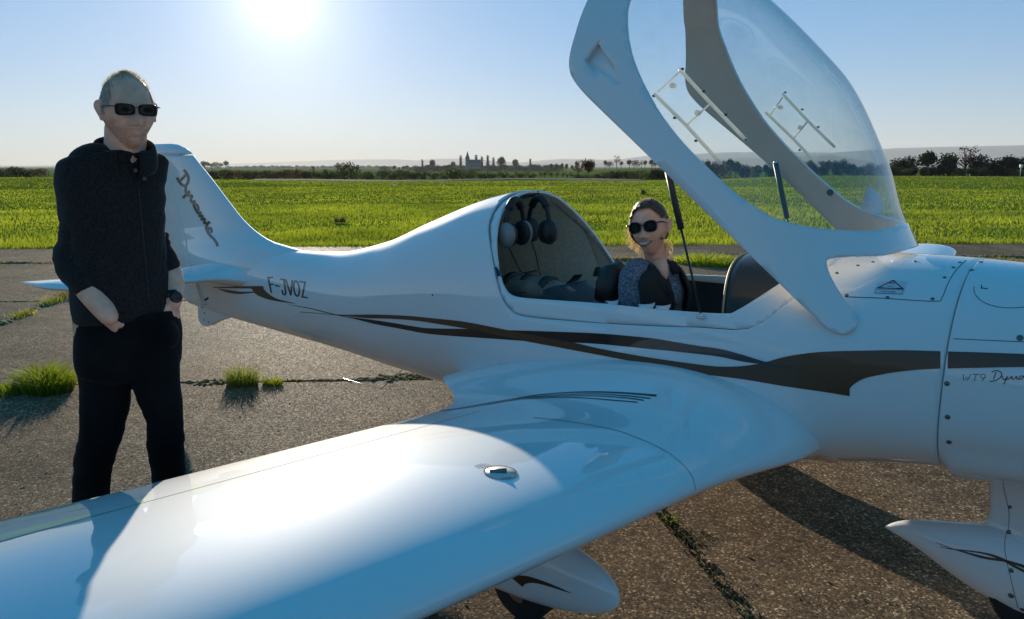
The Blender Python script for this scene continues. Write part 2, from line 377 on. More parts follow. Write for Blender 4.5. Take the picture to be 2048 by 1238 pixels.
# ---- cowling
def cowl_ring(x,n=112):
    top,bot,w,zw,nu,nl=sec(x); lip=.030*ss(1.08,1.11,x); P=[]
    for k in range(n):
        t=2*PI*(k+.5)/n; c,s=math.cos(t),math.sin(t); e=nu if s>=0 else nl; r=(abs(c)**e+abs(s)**e)**(-1/e)
        z=zw+((top-zw) if s>=0 else (zw-bot))*s*r
        if s*r<-.55: z-=lip*min(1,(-s*r-.55)/.12)*1.1
        P.append((x,(w+.001)*c*r,z))
    return P
xs=[1.079,1.085,1.095,1.11]+[1.13+.03*i for i in range(31)]
COWL=ob('cowling',capped('cowling',[cowl_ring(x) for x in xs]),WHITE,PLANE)
sp=[(2.03,.165),(2.07,.16),(2.13,.145),(2.20,.115),(2.26,.07),(2.29,.03),(2.297,.002)]
SPIN=ob('spinner',capped('spinner',[[(x,r*math.cos(2*PI*k/32),.88+r*math.sin(2*PI*k/32)) for k in range(32)] for x,r in sp]),WHITE,PLANE)
for k in range(2):
    P=[]
    for i in range(14):
        r=.10+.74*i/13; c=.055+.05*math.sin(PI*min(r/.9,1)); tw=math.radians(62-42*r/.84); t=.012*(1.2-r)
        ring=[]
        for q in range(12):
            a=2*PI*q/12; u,v=c*math.cos(a),t*math.sin(a); yy=u*math.cos(tw)-v*math.sin(tw); xx=u*math.sin(tw)+v*math.cos(tw)
            s_=1 if k==0 else -1
            ring.append((2.13+xx,s_*yy+0,.88+s_*r))
        P.append(ring)
    ob('propeller_blade',capped('blade',P),SATIN,PLANE)
# ---- undercarriage: spats, wheels, legs
def spat(name,cx,cy,cz,Ln,Hh,Ww,tail,nose,mat,up=0):
    P=[]; n=28
    for i in range(n+1):
        u=i/n; x=nose+(tail-nose)*(.5*(1-math.cos(PI*u)))
        q=(nose-x)/(nose-tail)
        w=Ww*(max(q,0)**.55)*(1-q)**.62*1.75 if 0<q<1 else .001
        h=Hh*(max(q,0)**.5)*(1-q)**.75*1.85 if 0<q<1 else .001; hl=Hh*.92*(max(q,0)**.45)*(1-q)**.30*1.45 if 0<q<1 else .001
        zc=cz+up*q*q
        ring=[]
        for k in range(28):
            t=2*PI*k/28; c,s=math.cos(t),math.sin(t); r=(abs(c)**2.4+abs(s)**2.4)**(-1/2.4)
            ring.append((cx+x,cy+w*c*r,zc+(h if s>0 else hl)*s*r))
        P.append(ring)
    return capped(name,P)
def wheel(cx,cy,r,w,parent):
    t=ob('wheel',tube([(cx,cy-w/2,r),(cx,cy-w*.42,r),(cx,cy+w*.42,r),(cx,cy+w/2,r)],[r*.86,r,r,r*.86],28),RUBBER,parent)
    ob('hub',tube([(cx,cy-w*.54,r),(cx,cy+w*.54,r)],r*.45,16),CHROME,t)
for side in (-1,1):
    cy=side*1.0
    sp_=ob('wheel_spat',spat('spat',-.05,cy,.198,.0,.165,.112,-.52,.395,WHITE,up=.01),WHITE,PLANE)
    wheel(-.03,cy,.125,.09,PLANE)
    leg=[]
    for (y,z,w) in ((.42,.50,.075),(.62,.44,.07),(.80,.36,.06),(.93,.29,.055)):
        leg.append([(-.05+w*math.cos(2*PI*k/16)-.02,side*y,z+.018*math.sin(2*PI*k/16)) for k in range(16)])
    ob('gear_leg',capped('gear_leg',leg),WHITE,PLANE)
# nose gear: fairing leg and spat with a brown swoosh
nl=[]
for z,x0,x1,w in ((.62,1.16,1.52,.055),(.52,1.172,1.50,.052),(.42,1.185,1.48,.048),(.37,1.186,1.47,.048),(.34,1.17,1.46,.052),(.32,1.13,1.46,.058),(.30,1.08,1.46,.062)):
    loop=[]
    for k in range(24):
        t=2*PI*k/24; u=.5*(1+math.cos(t)); x=x0+(x1-x0)*u
        loop.append((x,w*math.sin(t)*(.35+.65*min(1,u*1.6)),z))
    nl.append(loop)
NLEG=ob('nose_gear_leg',capped('nl',nl[::-1]),WHITE,PLANE)
P=[]
TOPL=[(.868,.236),(.90,.262),(.95,.285),(1.02,.305),(1.10,.322),(1.2,.345),(1.32,.36),(1.45,.35),(1.58,.31),(1.68,.25),(1.72,.20)]
BOTL=[(.868,.234),(.90,.222),(.95,.205),(1.02,.172),(1.10,.130),(1.2,.088),(1.32,.052),(1.45,.045),(1.58,.07),(1.68,.13),(1.72,.198)]
for i in range(31):
    x=.869+(1.719-.869)*.5*(1-math.cos(PI*i/30)); t_=interp(x,*zip(*TOPL)); b_=interp(x,*zip(*BOTL)); q=(x-.868)/.852
    w=.095*(q**.62)*((1-q)**.5)*1.75+.001; zc=(t_+b_)/2; h=max((t_-b_)/2,.001)
    P.append([(x,w*math.cos(2*PI*k/28),zc+h*math.sin(2*PI*k/28)) for k in range(28)])
NSPAT=ob('nose_wheel_spat',capped('ns',P),WHITE,PLANE)
wheel(1.36,0,.150,.10,PLANE)
# ---- canopy: built closed, on the same surface, then tipped about its hinge
FRAME_OUT=[(-.80,1.75),(-.775,1.42),(-.765,1.33),(-.735,1.25),(-.706,1.21),(-.672,1.155),(-.635,1.10),(-.60,1.045),(-.569,1.012),(-.53,.992),(-.46,.984),(-.35,.987),(-.06,1.0),(.288,1.006),(.563,1.006),(.70,1.008),(.772,1.014),(.79,1.018),(.808,1.029),(.817,1.047),(.814,1.067),(.800,1.084),(.76,1.093),(.696,1.106),(.64,1.122),(.605,1.139),(.600,1.152),(.616,1.172),(.64,1.196),(.665,1.216),(.700,1.248),(.715,1.29),(.72,1.75)]
FRAME_IN=[(-.63,1.75),(-.63,1.46),(-.605,1.38),(-.570,1.310),(-.50,1.258),(-.425,1.215),(-.33,1.175),(-.179,1.134),(-.04,1.116),(.083,1.112),(.20,1.113),(.31,1.121),(.38,1.134),(.427,1.152),(.475,1.176),(.519,1.203),(.555,1.228),(.586,1.25),(.615,1.275),(.632,1.31),(.64,1.75)]
FRAME_IN2=[(-.645,1.75),(-.648,1.46),(-.622,1.375),(-.588,1.30),(-.50,1.244),(-.425,1.201),(-.33,1.160),(-.179,1.118),(-.04,1.100),(.083,1.096),(.20,1.097),(.31,1.105),(.38,1.118),(.432,1.137),(.484,1.162),(.529,1.189),(.567,1.215),(.602,1.240),(.63,1.268),(.648,1.31),(.655,1.75)]
FRAME_OUT=smp(FRAME_OUT); FRAME_IN=smp(FRAME_IN); FRAME_IN2=smp(FRAME_IN2)
def tip(me):
    for v in me.vertices: v.co=rotc(v.co,PHI)
    return me
_f=hull_mesh('t',-1.1,.94,112,.02); _b=BVHTree.FromPolygons([rotc(v.co,PHI) for v in _f.vertices],[tuple(q_.vertices) for q_ in _f.polygons])
def closed_xz(u,v): h=_b.ray_cast(CAM,ray(u,v)); return rotc(h[0],-PHI)
VT=[closed_xz(1196,84),closed_xz(1168,121),closed_xz(1186,142),closed_xz(1242,167),closed_xz(1222,130)]
fm=boolcut(hull_mesh('canopy_frame',-1.1,.94,112,.02),[(FRAME_OUT,'INTERSECT',-1,1),(FRAME_IN,'DIFFERENCE',-1.1,1.1),([(q_.x,q_.z) for q_ in VT],'DIFFERENCE',-1.2,-.1)])
for v in fm.vertices: v.co.y+=(1 if v.co.y>0 else -1)*.016*ss(.45,.72,v.co.x)*(1-ss(1.12,1.22,v.co.z))
FRAME=ob('canopy_frame',tip(fm),[WHITE,IVORY],PLANE); solid(FRAME,.014,matofs=1,rim=0)
bm=bmesh.new(); dp=[.030,.030,.016,.0,.004]
vo=[bm.verts.new(rotc(q_+Vector((0,.001,0)),PHI)) for q_ in VT]; vi=[bm.verts.new(rotc(q_+Vector((0,.002+d_,0)),PHI)) for q_,d_ in zip(VT,dp)]
for k in range(5): bm.faces.new((vo[k],vo[(k+1)%5],vi[(k+1)%5],vi[k]))
bm.faces.new(vi); ob('air_vent',bm,WHITE,PLANE,smooth=False)
gm=boolcut(hull_mesh('canopy_glass',-1.1,.94,112,.02,off=-.004),[(FRAME_IN2,'INTERSECT',-1,1)])
CGLASS=ob('canopy_glass',tip(gm),[GLASS],PLANE); solid(CGLASS,.0035)
# ---------------------------------------------------------------- vinyl graphics, seams and fasteners lying on the aircraft's skin
B_HULL=bvh_of([HULL]); B_COWL=bvh_of([COWL]); B_FIN=bvh_of([FIN,RUD]); B_WING=bvh_of([WING[-1],HULL])
B_ALL=bvh_of([HULL,COWL,WING[-1],LEDGE]); B_NOSE=bvh_of([NLEG,NSPAT,COWL])
B_SPAT=bvh_of([o for o in PLANE.children if o.name.startswith('wheel_spat')])
B_FRAME=bvh_of([FRAME]); B_GL=bvh_of([CGLASS]); B_LEDGE=bvh_of([LEDGE])
def cast(u,v,bv,off=.0015,start=None):
    d=ray(u,v); h=bv.ray_cast(start or CAM,d)
    if h[0] is None:
        h=bv.find_nearest(CAM+d*3.2); d2=d
        k=bv.find_nearest(CAM+d*((h[0]-CAM).dot(d))); h=k
    n=h[1]
    if n.dot(d)>0: n=-n
    return h[0]+n*off,n
def strip_bm(bm,top,bot,bv,off=.0015,n=70,m=3):
    """band between two pixel curves, each a list of (u,v) sampled along its own length"""
    def res(c,n):
        c=smooth_poly([Vector((a[0],a[1],0)) for a in c],max(8*len(c),40)) if len(c)>2 else [Vector((a[0],a[1],0)) for a in c]
        L=[0]
        for i in range(1,len(c)): L.append(L[-1]+(c[i]-c[i-1]).length)
        out=[]
        for k in range(n+1):
            t=L[-1]*k/n; i=max(j for j in range(len(L)) if L[j]<=t+1e-9); i=min(i,len(c)-2); f=(t-L[i])/max(L[i+1]-L[i],1e-9); out.append(c[i].lerp(c[i+1],min(f,1)))
        return out
    A=res(top,n); Bc=res(bot,n); R=[]
    for k in range(n+1): R.append([bm.verts.new(cast(*(A[k].lerp(Bc[k],j/m)).xy,bv,off)[0]) for j in range(m+1)])
    for i in range(n):
        for j in range(m): bm.faces.new((R[i][j],R[i+1][j],R[i+1][j+1],R[i][j+1]))
    return bm
def stroke_bm(bm,pts,w,bv,off=.0015,smooth=True,per=6):
    P=[Vector((a[0],a[1],0)) for a in pts]
    if smooth and len(P)>2: P=smooth_poly(P,per*len(P))
    elif len(P)==2:
        a,c=P; k=max(2,int((c-a).length/6)); P=[a.lerp(c,i/k) for i in range(k+1)]
    n=len(P); wl=w if isinstance(w,(list,tuple)) else None; prev=None
    for i,p in enumerate(P):
        t=(P[min(i+1,n-1)]-P[max(i-1,0)]); t=t.normalized() if t.length>1e-6 else Vector((1,0,0)); q=Vector((-t.y,t.x,0))
        ww=(wl[0]+(wl[-1]-wl[0])*i/(n-1) if len(wl)==2 else interp(i/(n-1),[k/(len(wl)-1) for k in range(len(wl))],wl)) if wl else w
        if i==0: p=p-t*min(ww*.3,1)
        if i==n-1: p=p+t*min(ww*.3,1)
        a=bm.verts.new(cast(*(p+q*ww/2).xy,bv,off)[0]); b_=bm.verts.new(cast(*(p-q*ww/2).xy,bv,off)[0])
        if prev: bm.faces.new((prev[0],a,b_,prev[1]))
        prev=(a,b_)
    return bm
def strokes(name,L,mat,bv,off=.0015,parent=PLANE,**k):
    bm=bmesh.new()
    for it in L: stroke_bm(bm,it[0],it[1],bv,off,*(it[2:]))
    return ob(name,bm,mat,parent,smooth=False,**k)
def text_decal(name,txt,o,ex,ey,mat,bv,off=.0015,parent=PLANE):
    cu=bpy.data.curves.new('t','FONT'); cu.body=txt; to=bpy.data.objects.new('t',cu); C.objects.link(to); dg=bpy.context.evaluated_depsgraph_get(); dg.update()
    me=bpy.data.meshes.new_from_object(to.evaluated_get(dg)); bpy.data.objects.remove(to)
    for v in me.vertices: v.co=cast(o[0]+ex[0]*v.co.x+ey[0]*v.co.y,o[1]+ex[1]*v.co.x+ey[1]*v.co.y,bv,off)[0]
    return ob(name,me,mat,parent,smooth=False)
# brown and black swooshes along the flank
bm=bmesh.new()
strip_bm(bm,[(600,623),(679,629),(749,629),(814,631.5),(862,636),(927,643),(991,655),(1023,661.5),(1088,674),(1152,686),(1200,697),(1300,715),(1400,729),(1442,733),(1484,732),(1526,725.6),(1560,716),(1589,710),(1631,704.6),(1665,702.6),(1699,701.7)],
 [(600,624.2),(679,630.5),(733,636),(782,637.5),(830,641),(878,648),(943,659),(991,669),(1056,683),(1120,695),(1200,710),(1300,729),(1400,747),(1484,758),(1568,772),(1652,784),(1699,792)],B_HULL,.0022,150,3)
strip_bm(bm,[(1699,701.7),(1740,701),(1778,700.4),(1830,700.8),(1881,702.5)],[(1699.5,792),(1698,782),(1701,775),(1709,767.6),(1728,757),(1757,750),(1799,743),(1841,739),(1881,737)],B_HULL,.0022,60,6)
ob('brown_swoosh',bm,BROWN,PLANE,smooth=True)
bm=bmesh.new(); strip_bm(bm,[(1887,702.7),(1960,704.8),(2048,708),(2200,714),(2330,722)],[(1887,737),(1960,735.5),(2048,734),(2200,733),(2330,731)],B_COWL,.0022,50,3); ob('cowling_swoosh',bm,BROWN,PLANE)
bm=bmesh.new()
strip_bm(bm,[(578,609),(621,616),(669,628),(701,634),(733,638),(782,645),(830,653),(862,656.5),(943,658),(1007,660),(1088,662.5),(1200,667),(1300,676),(1345,683)],
 [(578,609.7),(621,617.8),(669,629.5),(708,637.5),(750,648),(798,657),(846,666),(894,671),(975,676.5),(1056,682),(1120,684),(1200,688),(1300,698),(1345,702)],B_HULL,.0012,120,3)
strip_bm(bm,[(1345,683),(1400,692),(1442,698),(1484,709),(1526,722),(1568,733),(1606,740)],[(1345,702),(1400,708),(1442,713.5),(1484,722.5),(1526,728.5),(1568,735.5),(1606,740.8)],B_HULL,.0031,40,2)
ob('black_swoosh',bm,INK,PLANE)
bm=bmesh.new()
strip_bm(bm,[(426,574),(465,573),(512,572),(525,572)],[(426,575.4),(465,576.5),(500,577),(512,579)],B_HULL,.0015,20,1)
strip_bm(bm,[(436,576.8),(455,579.5),(480,583),(508,583)],[(437,578),(455,585),(480,588),(510,585)],B_HULL,.0015,20,1)
strip_bm(bm,[(503,576),(525,572),(528,578),(537,587),(551,596),(571,602),(591,606.6)],[(505,580),(513,589),(528,596),(545,600.5),(560,603.3),(575,605.3),(591,607.3)],B_HULL,.0018,24,2)
ob('tail_swoosh',bm,BROWN,PLANE)
strokes('registration_letters',[([(536.2,554.5),(542.9,584.5)],3.3),([(535.6,555.6),(545.5,554.6)],3),([(539.5,569.3),(547,568.5)],2.8),
 ([(551,570.8),(559,572.5)],3),([(561,558.3),(568,558.8)],2.8),([(567.6,558.5),(571.3,583),(571,588),(568.3,589),(565.8,586.5),(564.6,581)],3.2),
 ([(571.6,559.5),(581.8,590)],3.2),([(582,590),(584.6,561)],3.2),
 ([(593.2+5.4*math.cos(a)+1.6*-math.sin(a)*-1,577+15*math.sin(a)) for a in [2*PI*k/16 for k in range(17)]],3.1,),
 ([(600,563.2),(611,564.4)],2.9),([(610.4,564.5),(604.8,593.6)],3.2),([(604,593.6),(615.2,595.4)],2.9)],INK,B_HULL,.0015)
def fx(L,s,o): return [(a/s+o[0],b_/s+o[1]) for a,b_ in L]
DYN=[[(205,75),(240,120),(268,180),(262,250),(230,295),(190,300),(140,250),(105,190)],[(238,135),(150,228)],[(232,305),(228,370),(242,410),(285,385)],[(270,410),(245,425),(195,475)],[(240,405),(275,450),(320,450),(300,510),(325,540),(358,530),(345,585)],[(345,585),(390,580),(415,640),(385,665),(350,590)],[(385,665),(410,700),(445,690),(430,745),(474,740),(462,795),(504,785),(498,845)],[(498,845),(545,858),(525,915),(550,975)],[(564,825),(572,850)],[(602,980),(598,930),(565,920),(548,965),(580,1020),(640,1080),(675,1130),(692,1178)]]
strokes('fin_lettering_outline',[(fx(c,7.28,(340,330)),5.4) for c in DYN],GREYV,B_FIN,.0012)
strokes('fin_lettering',[(fx(c,7.28,(340,330)),3.5) for c in DYN],INK,B_FIN,.0022)
W9=[([(245,360),(262,540),(350,420),(362,535),(470,350)],1.5,False),([(525,352),(735,348)],1.4),([(632,355),(568,540)],1.5),([(832+70*math.cos(a),400+60*math.sin(a)) for a in [2*PI*k/14 for k in range(15)]],1.4),([(897,430),(810,535)],1.5),
 ([(1095,280),(1180,248),(1280,245),(1370,300),(1385,380),(1330,460),(1230,520),(1130,550),(1035,552)],2.2),([(1215,290),(1145,495)],2.2),([(1400,400),(1425,480),(1480,502),(1560,412)],2.2),([(1550,430),(1500,540),(1450,635)],2.2),
 ([(1480,505),(1590,485),(1690,412),(1680,472),(1735,495),(1830,412),(1830,482),(1880,490),(1925,425),(1995,400),(2048,408)],2.1),([(1880,490),(1980,485),(2060,400),(2080,480),(2130,480),(2180,410),(2185,480),(2260,412),(2265,480),(2340,415),(2345,480),(2400,480),(2440,410),(2450,480),(2510,470),(2600,410),(2540,420),(2530,480),(2600,490),(2700,470)],2.1)]
strokes('cowling_lettering',[(fx(c[0],14.84,(1910,725)),*c[1:]) for c in W9],INK,B_COWL,.0012)
# wing walk lines at the root
ST4=[([(150,190),(500,130),(720,98),(1000,83),(1250,90),(1475,108)],[1.0,1.6,1.8,2.5,3.4,4.2]),([(300,168),(620,118),(1000,97),(1250,108),(1432,127)],[.8,1.0,1.4,2,2.6]),([(300,170),(640,122),(1000,109),(1250,122),(1390,140)],[.8,1.0,1.3,1.9,2.4]),([(0,213),(160,190),(500,137),(700,125),(950,122),(1345,153)],[1.2,2.2,1.2,1.1,1.5,2.2])]
strokes('wing_walk_lines',[(fx(c,3.413,(880,760)),w) for c,w in ST4],INK,B_WING,.0015,)
strokes('fairing_seam',[([(1067,835),(1135,843),(1200,854),(1252,867),(1319,896),(1360,924),(1384,953),(1391,980)],.8)],GREYV,B_WING,.0012)
strokes('inspection_seams',[([(1690,594),(1760,596.5),(1869,602.8),(1884,595),(1896,567),(1912,541),(1932,521)],1.3),],GAP,B_HULL,.0012)
strokes('oil_door_seam',[([(1948,573),(1950,588),(1966,604),(1995,614),(2030,616),(2060,613)],1.1),([(1963,570),(1963,577.5)],1.6),([(1962,576),(1975,578)],1.6),([(1885,676.5),(1960,680),(2048,684),(2300,696)],1.3)],GAP,B_COWL,.0012)
strokes('leg_seam',[([(2006,958),(2009.5,984),(2018,1024),(2016.6,1059),(2011,1073),(2010,1100),(2018,1141.6),(2036,1216)],1.0)],GAP,B_NOSE,.0012)
strokes('nose_spat_swoosh',[([(1873,1085),(1900,1096),(1925,1103),(1960,1113),(1985,1118),(2008,1121),(2030,1127),(2048,1133),(2080,1145)],[.8,2,5,5,5.5,9]),([(1880,1093.5),(1900,1097.5),(1930,1101),(1960,1105),(1985,1111),(2010,1121),(2030,1133),(2048,1142),(2080,1160)],[.8,2,3.5,5.5,5,6])],BROWN,B_NOSE,.0015)
bm=bmesh.new()
strip_bm(bm,[(1012.6,1146),(1021.5,1150),(1031,1151),(1036.6,1150),(1047,1151)],[(1012.6,1147),(1021.5,1154),(1031,1161.5),(1046.4,1174)],B_SPAT,.0015,16,3)
strip_bm(bm,[(1047,1151),(1056,1152),(1076,1158),(1097,1165.6),(1124,1177),(1143,1186.2)],[(1046.4,1174),(1048,1170),(1053,1166.7),(1067,1165.4),(1083,1168.4),(1104,1174.5),(1131,1182.9),(1143,1186.8)],B_SPAT,.0015,30,3)
stroke_bm(bm,[(1022,1140),(1032,1149),(1038,1155)],2.2,B_SPAT,.0018)
ob('wheel_spat_swoosh',bm,BROWN,PLANE)
# warning sticker
RED=M('sticker_red',(.30,.03,.035),.4); PALE=M('sticker_film',(.55,.60,.66),.25,coat=.5)
q=lambda a,b_:(a/15.48+1730,b_/15.48+540)
bm=bmesh.new(); strip_bm(bm,[q(370,420),q(830,330),q(1310,370)],[q(270,740),q(720,750),q(1190,770)],B_HULL,.0008,8,5); STK=ob('warning_sticker',bm,PALE,PLANE)
strokes('triangle',[([q(400,562),q(870,335)],1.9),([q(870,335),q(1175,588)],2.4),([q(390,558),q(1180,592)],1.7),([q(750,410),q(910,418)],1.6)],RED,B_HULL,.0016,parent=STK)
strokes('black_marks',[([q(385,560),q(560,562)],1.6),([q(985,580),q(1190,585)],1.9),([q(820,345),q(930,352)],2.0),([q(700,508),q(890,512)],.9),([q(335,605),q(310,722)],.6),([q(1180,625),q(1150,752)],.6),([q(320,722),q(1150,752)],.7),([q(335,598),q(1185,620)],.6)],INK,B_HULL,.0019,parent=STK)
text_decal('sticker_text','STAY CLEAR',q(500,690),(5.15,.25),(.55,-4.0),INK,B_HULL,.0019,STK)
# placard by the fuel cap: lines too fine to read
w=lambda a,b_:(a/20.48+940,b_/20.48+910)
strokes('placard_lines',[([w(200,450),w(500,360)],.8),([w(230,500),w(670,370)],.8),([w(320,545),w(800,400)],.8),([w(500,550),w(900,430)],.6)],GREYV,B_WING,.001)
# fuel cap, recessed
c,n=cast(1001,945,B_WING,0)
FC=ob('fuel_cap',tube([c-n*.004,c+n*.0015],.040,32),M('cap_alloy',(.62,.62,.60),.38,metal=.35),PLANE)
ob('cap_lever',tube([c+n*.003+Vector((-.02,-.02,0)),c+n*.006+Vector((.012,.010,0))],.006,8),DARKM,FC)
bm=bmesh.new()
for k in range(40):
    a0,a1=2*PI*k/40,2*PI*(k+1)/40; t1=n.cross(Vector((1,0,0))).normalized(); t2=n.cross(t1)
    f=[bm.verts.new(c+n*.0018+(t1*math.cos(a)+t2*math.sin(a))*r) for a,r in ((a0,.0395),(a1,.0395),(a1,.043),(a0,.043))]; bm.faces.new(f)
ob('cap_ring',bm,GAP,FC)
# hinge line of flap and aileron, and the gap between them
for y0_,y1_ in ((-.98,-2.72),(-2.75,-4.2)):
    bm=bmesh.new(); prev=None
    for k in range(41):
        y_=y0_+(y1_-y0_)*k/40; pr=[]
        for dx in (0,.0035):
            x_=-.262+.045*max(0,-y_-2.4)+dx; h_=B_WING.ray_cast(Vector((x_,y_,2)),Vector((0,0,-1))); pr.append(bm.verts.new(h_[0]+Vector((0,0,.0006))))
        if prev: bm.faces.new((prev[0],prev[1],pr[1],pr[0]))
        prev=pr
    ob('flap_gap' if y0_>-2 else 'aileron_gap',bm,GAP,PLANE,smooth=False)
bm=bmesh.new(); prev=None
for k in range(13):
    x_=-.262+(-.27)*k/13; pr=[bm.verts.new(B_WING.ray_cast(Vector((x_,-2.735+d_,2)),Vector((0,0,-1)))[0]+Vector((0,0,.0006))) for d_ in (0,.004)]
    if prev: bm.faces.new((prev[0],prev[1],pr[1],pr[0]))
    prev=pr
ob('control_gap',bm,GAP,PLANE,smooth=False)
# fasteners: one mesh, many parts
fm_=tube([(0,0,-.001),(0,0,.0012),(0,0,.0026)],[.0075,.0075,.0045],14); fme=bpy.data.meshes.new('fastener'); fm_.to_mesh(fme); fm_.free(); fme.materials.append(DARKM); fme.polygons.foreach_set('use_smooth',[True]*len(fme.polygons))
def fastener(u,v,bv,s=1.0):
    p,n=cast(u,v,bv,0); o=bpy.data.objects.new('fastener',fme); put(o,PLANE); o.matrix_basis=Matrix.Translation(p)@n.to_track_quat('Z','Y').to_matrix().to_4x4()@Matrix.Diagonal((s,s,1,1))
for u,v,s in ((1921,576,1),(1899,668,1.2),(1897,690,1.1),(1894,767,1),(1895,834,1),(1898,884,1),(2040,676,1.2),(1944,540,.9),(1962,524,.9)): fastener(u,v,B_COWL,s)
for u,v in ((1693.6,590.6),(1775,595),(1865,598),(1889,555),(1907,535),(1920,525),(1830,523),(1746,524),(1716,531),(1674,546)): fastener(u,v,B_HULL,.75)
for u,v,s in ((2020,1014,.8),(2017.5,1064,1),(2022.5,1141,1),(2022,1191,1.2),(2045,1219,1)): fastener(u,v,B_NOSE,s)
for u,v in ((409,626),(408,640),(417,644),(404,615)): 
    p=onY(u,v,-.0285); o=bpy.data.objects.new('fastener',fme); put(o,PLANE); o.matrix_basis=Matrix.Translation(p)@Vector((0,-1,0)).to_track_quat('Z','Y').to_matrix().to_4x4()
fastener(865,590,B_HULL,.7)
# latch slots in the hoop
LATCH=M('latch_grey',(.25,.27,.30),.35,metal=.4)
for (a,b_,w_) in (((992,531),(999,556),8),((1074,381),(1080,397),13),((1236,504),(1240,518),7)):
    t=strokes('latch_plate',[([a,b_],w_,False)],LATCH,B_ALL,.003)
    c_=((a[0]+b_[0])/2,(a[1]+b_[1])/2); d_=((b_[0]-a[0])*.34,(b_[1]-a[1])*.34)
    strokes('slot',[([(c_[0]-d_[0],c_[1]-d_[1]),(c_[0]+d_[0],c_[1]+d_[1])],w_*.4,False)],GAP,B_ALL,.005,parent=t)
strokes('hoop_mark',[([(1100,384),(1107,385)],2)],GAP,B_ALL,.002)
# ---- canopy fittings
PERSPEX=bpy.data.materials.new('cut_acrylic'); PERSPEX.use_nodes=True; N=PERSPEX.node_tree.nodes; L=PERSPEX.node_tree.links; b=N['Principled BSDF']; b.inputs['Base Color'].default_value=(.85,.84,.78,1); b.inputs['Roughness'].default_value=.2
tl=N.new('ShaderNodeBsdfTranslucent'); tl.inputs[0].default_value=(.9,.88,.80,1); xm=N.new('ShaderNodeMixShader'); xm.inputs[0].default_value=.6; L.new(b.outputs[0],xm.inputs[1]); L.new(tl.outputs[0],xm.inputs[2]); L.new(xm.outputs[0],N['Material Output'].inputs[0])
def glass_pt(u,v,port): 
    if port:
        d=ray(u,v); s=CAM+d*((0-CAM.y)/d.y); h=B_GL.ray_cast(s,d)
        if h[0] is None: return CAM+d*((.44-CAM.y)/d.y)
        return h[0]-d*.006
    return cast(u,v,B_GL,-.012)[0]
for port,R1,R2,BR,KN,SC in ((0,[(1357.5,135),(1420,203),(1494,280)],[(1307,186),(1371,249),(1441,326)],[((1357,141),(1313,182)),((1419,205),(1372,248))],[(1341,168),(1391,223)],[(1364.7,134.8),(1407.6,180),(1452,226.7),(1493,278),(1306,190),(1347.8,234),(1390.5,280)]),
                (1,[(1565,187.5),(1615,241),(1669,294)],[(1532,225),(1586,277),(1639,333)],[((1565,195),(1541,229)),((1615,243),(1588,276))],[(1559,214),(1599,255)],[(1571,185),(1605,219),(1637,254),(1600,300)])):
    for r in (R1,R2):
        P=[glass_pt(*r[0],port).lerp(glass_pt(*r[1],port),k/6) for k in range(6)]+[glass_pt(*r[1],port).lerp(glass_pt(*r[2],port),k/6) for k in range(7)]
        rail=ob('window_rail',tube(P,.0095,6,flat=.6),PERSPEX,PLANE)
    for a,b_ in BR: ob('window_edge',tube([glass_pt(*a,port),glass_pt(*b_,port)],.0036,6),PERSPEX,PLANE)
    for k in KN: ob('window_knob',tube([glass_pt(*k,port),glass_pt(*k,port)+Vector((0,.022,0))],.009,12),PERSPEX,PLANE)
    for k in SC: ob('screw',tube([glass_pt(*k,port)+Vector((0,-.008,0)),glass_pt(*k,port)+Vector((0,.002,0))],.0042,8),BLACK,PLANE)
# gas struts
for side,tp_,bt,mid in ((-1,onY(1334,336,-.445),cast(1405,631,B_LEDGE,.012)[0],.42),(1,onY(1551,326,.43),Vector((.335,.478,1.03)),.45)):
    m_=tp_.lerp(bt,mid)
    s_=ob('gas_strut',tube([tp_,m_],.0115,14),BLACK,PLANE); ob('strut_rod',tube([m_,bt],.0042,8),SATIN,s_)
    for p in (tp_,bt): 
        bb=bmesh.new(); bmesh.ops.create_uvsphere(bb,u_segments=12,v_segments=8,radius=.010,matrix=Matrix.Translation(p)); ob('ball_joint',bb,CHROME,s_)
    ob('strut_bracket',tube([bt+Vector((0,0,-.010)),bt+Vector((0,0,-.003))],.016,12),CHROME,PLANE)
# hinge pin covers, boss and vent on the port frame, outside scoop
d_=ray(1652,362); s_=CAM+d_*((0-CAM.y)/d_.y); h=B_FRAME.ray_cast(s_,d_)
if h[0] is not None:
    nn_=h[1] if h[1].dot(d_)<0 else -h[1]
    ob('latch_boss',tube([h[0]-nn_*.005,h[0]+nn_*.03,h[0]+nn_*.034],[.030,.024,.018],18),IVORY,PLANE)
d_=ray(1661,385); s_=CAM+d_*((0-CAM.y)/d_.y); h=B_FRAME.ray_cast(s_,d_)
if h[0] is not None:
    nn_=h[1] if h[1].dot(d_)<0 else -h[1]; ob('vent_knob',tube([h[0],h[0]+nn_*.006],.014,16),BLACK,PLANE)
d_=ray(1722,415); s_=CAM+d_*((0-CAM.y)/d_.y); h=B_GL.ray_cast(s_,d_)
if h[0] is not None:
    P=[];base=h[0]+Vector((0,.012,0)); ax=(ray(1735,425)-ray(1703,400)).normalized()
    for i in range(9):
        a=PI*.5*i/8; r=.085*math.cos(a)+.002
        P.append([base+Vector((0,.06*math.sin(a),0))+(RT*math.cos(b2)+UP*math.sin(b2))*r for b2 in [math.radians(-55+130*k/16) for k in range(17)]]+[base+Vector((0,.06*math.sin(a),0))-RT*.004])
    ob('air_scoop',capped('sc',P),WHITE,PLANE)
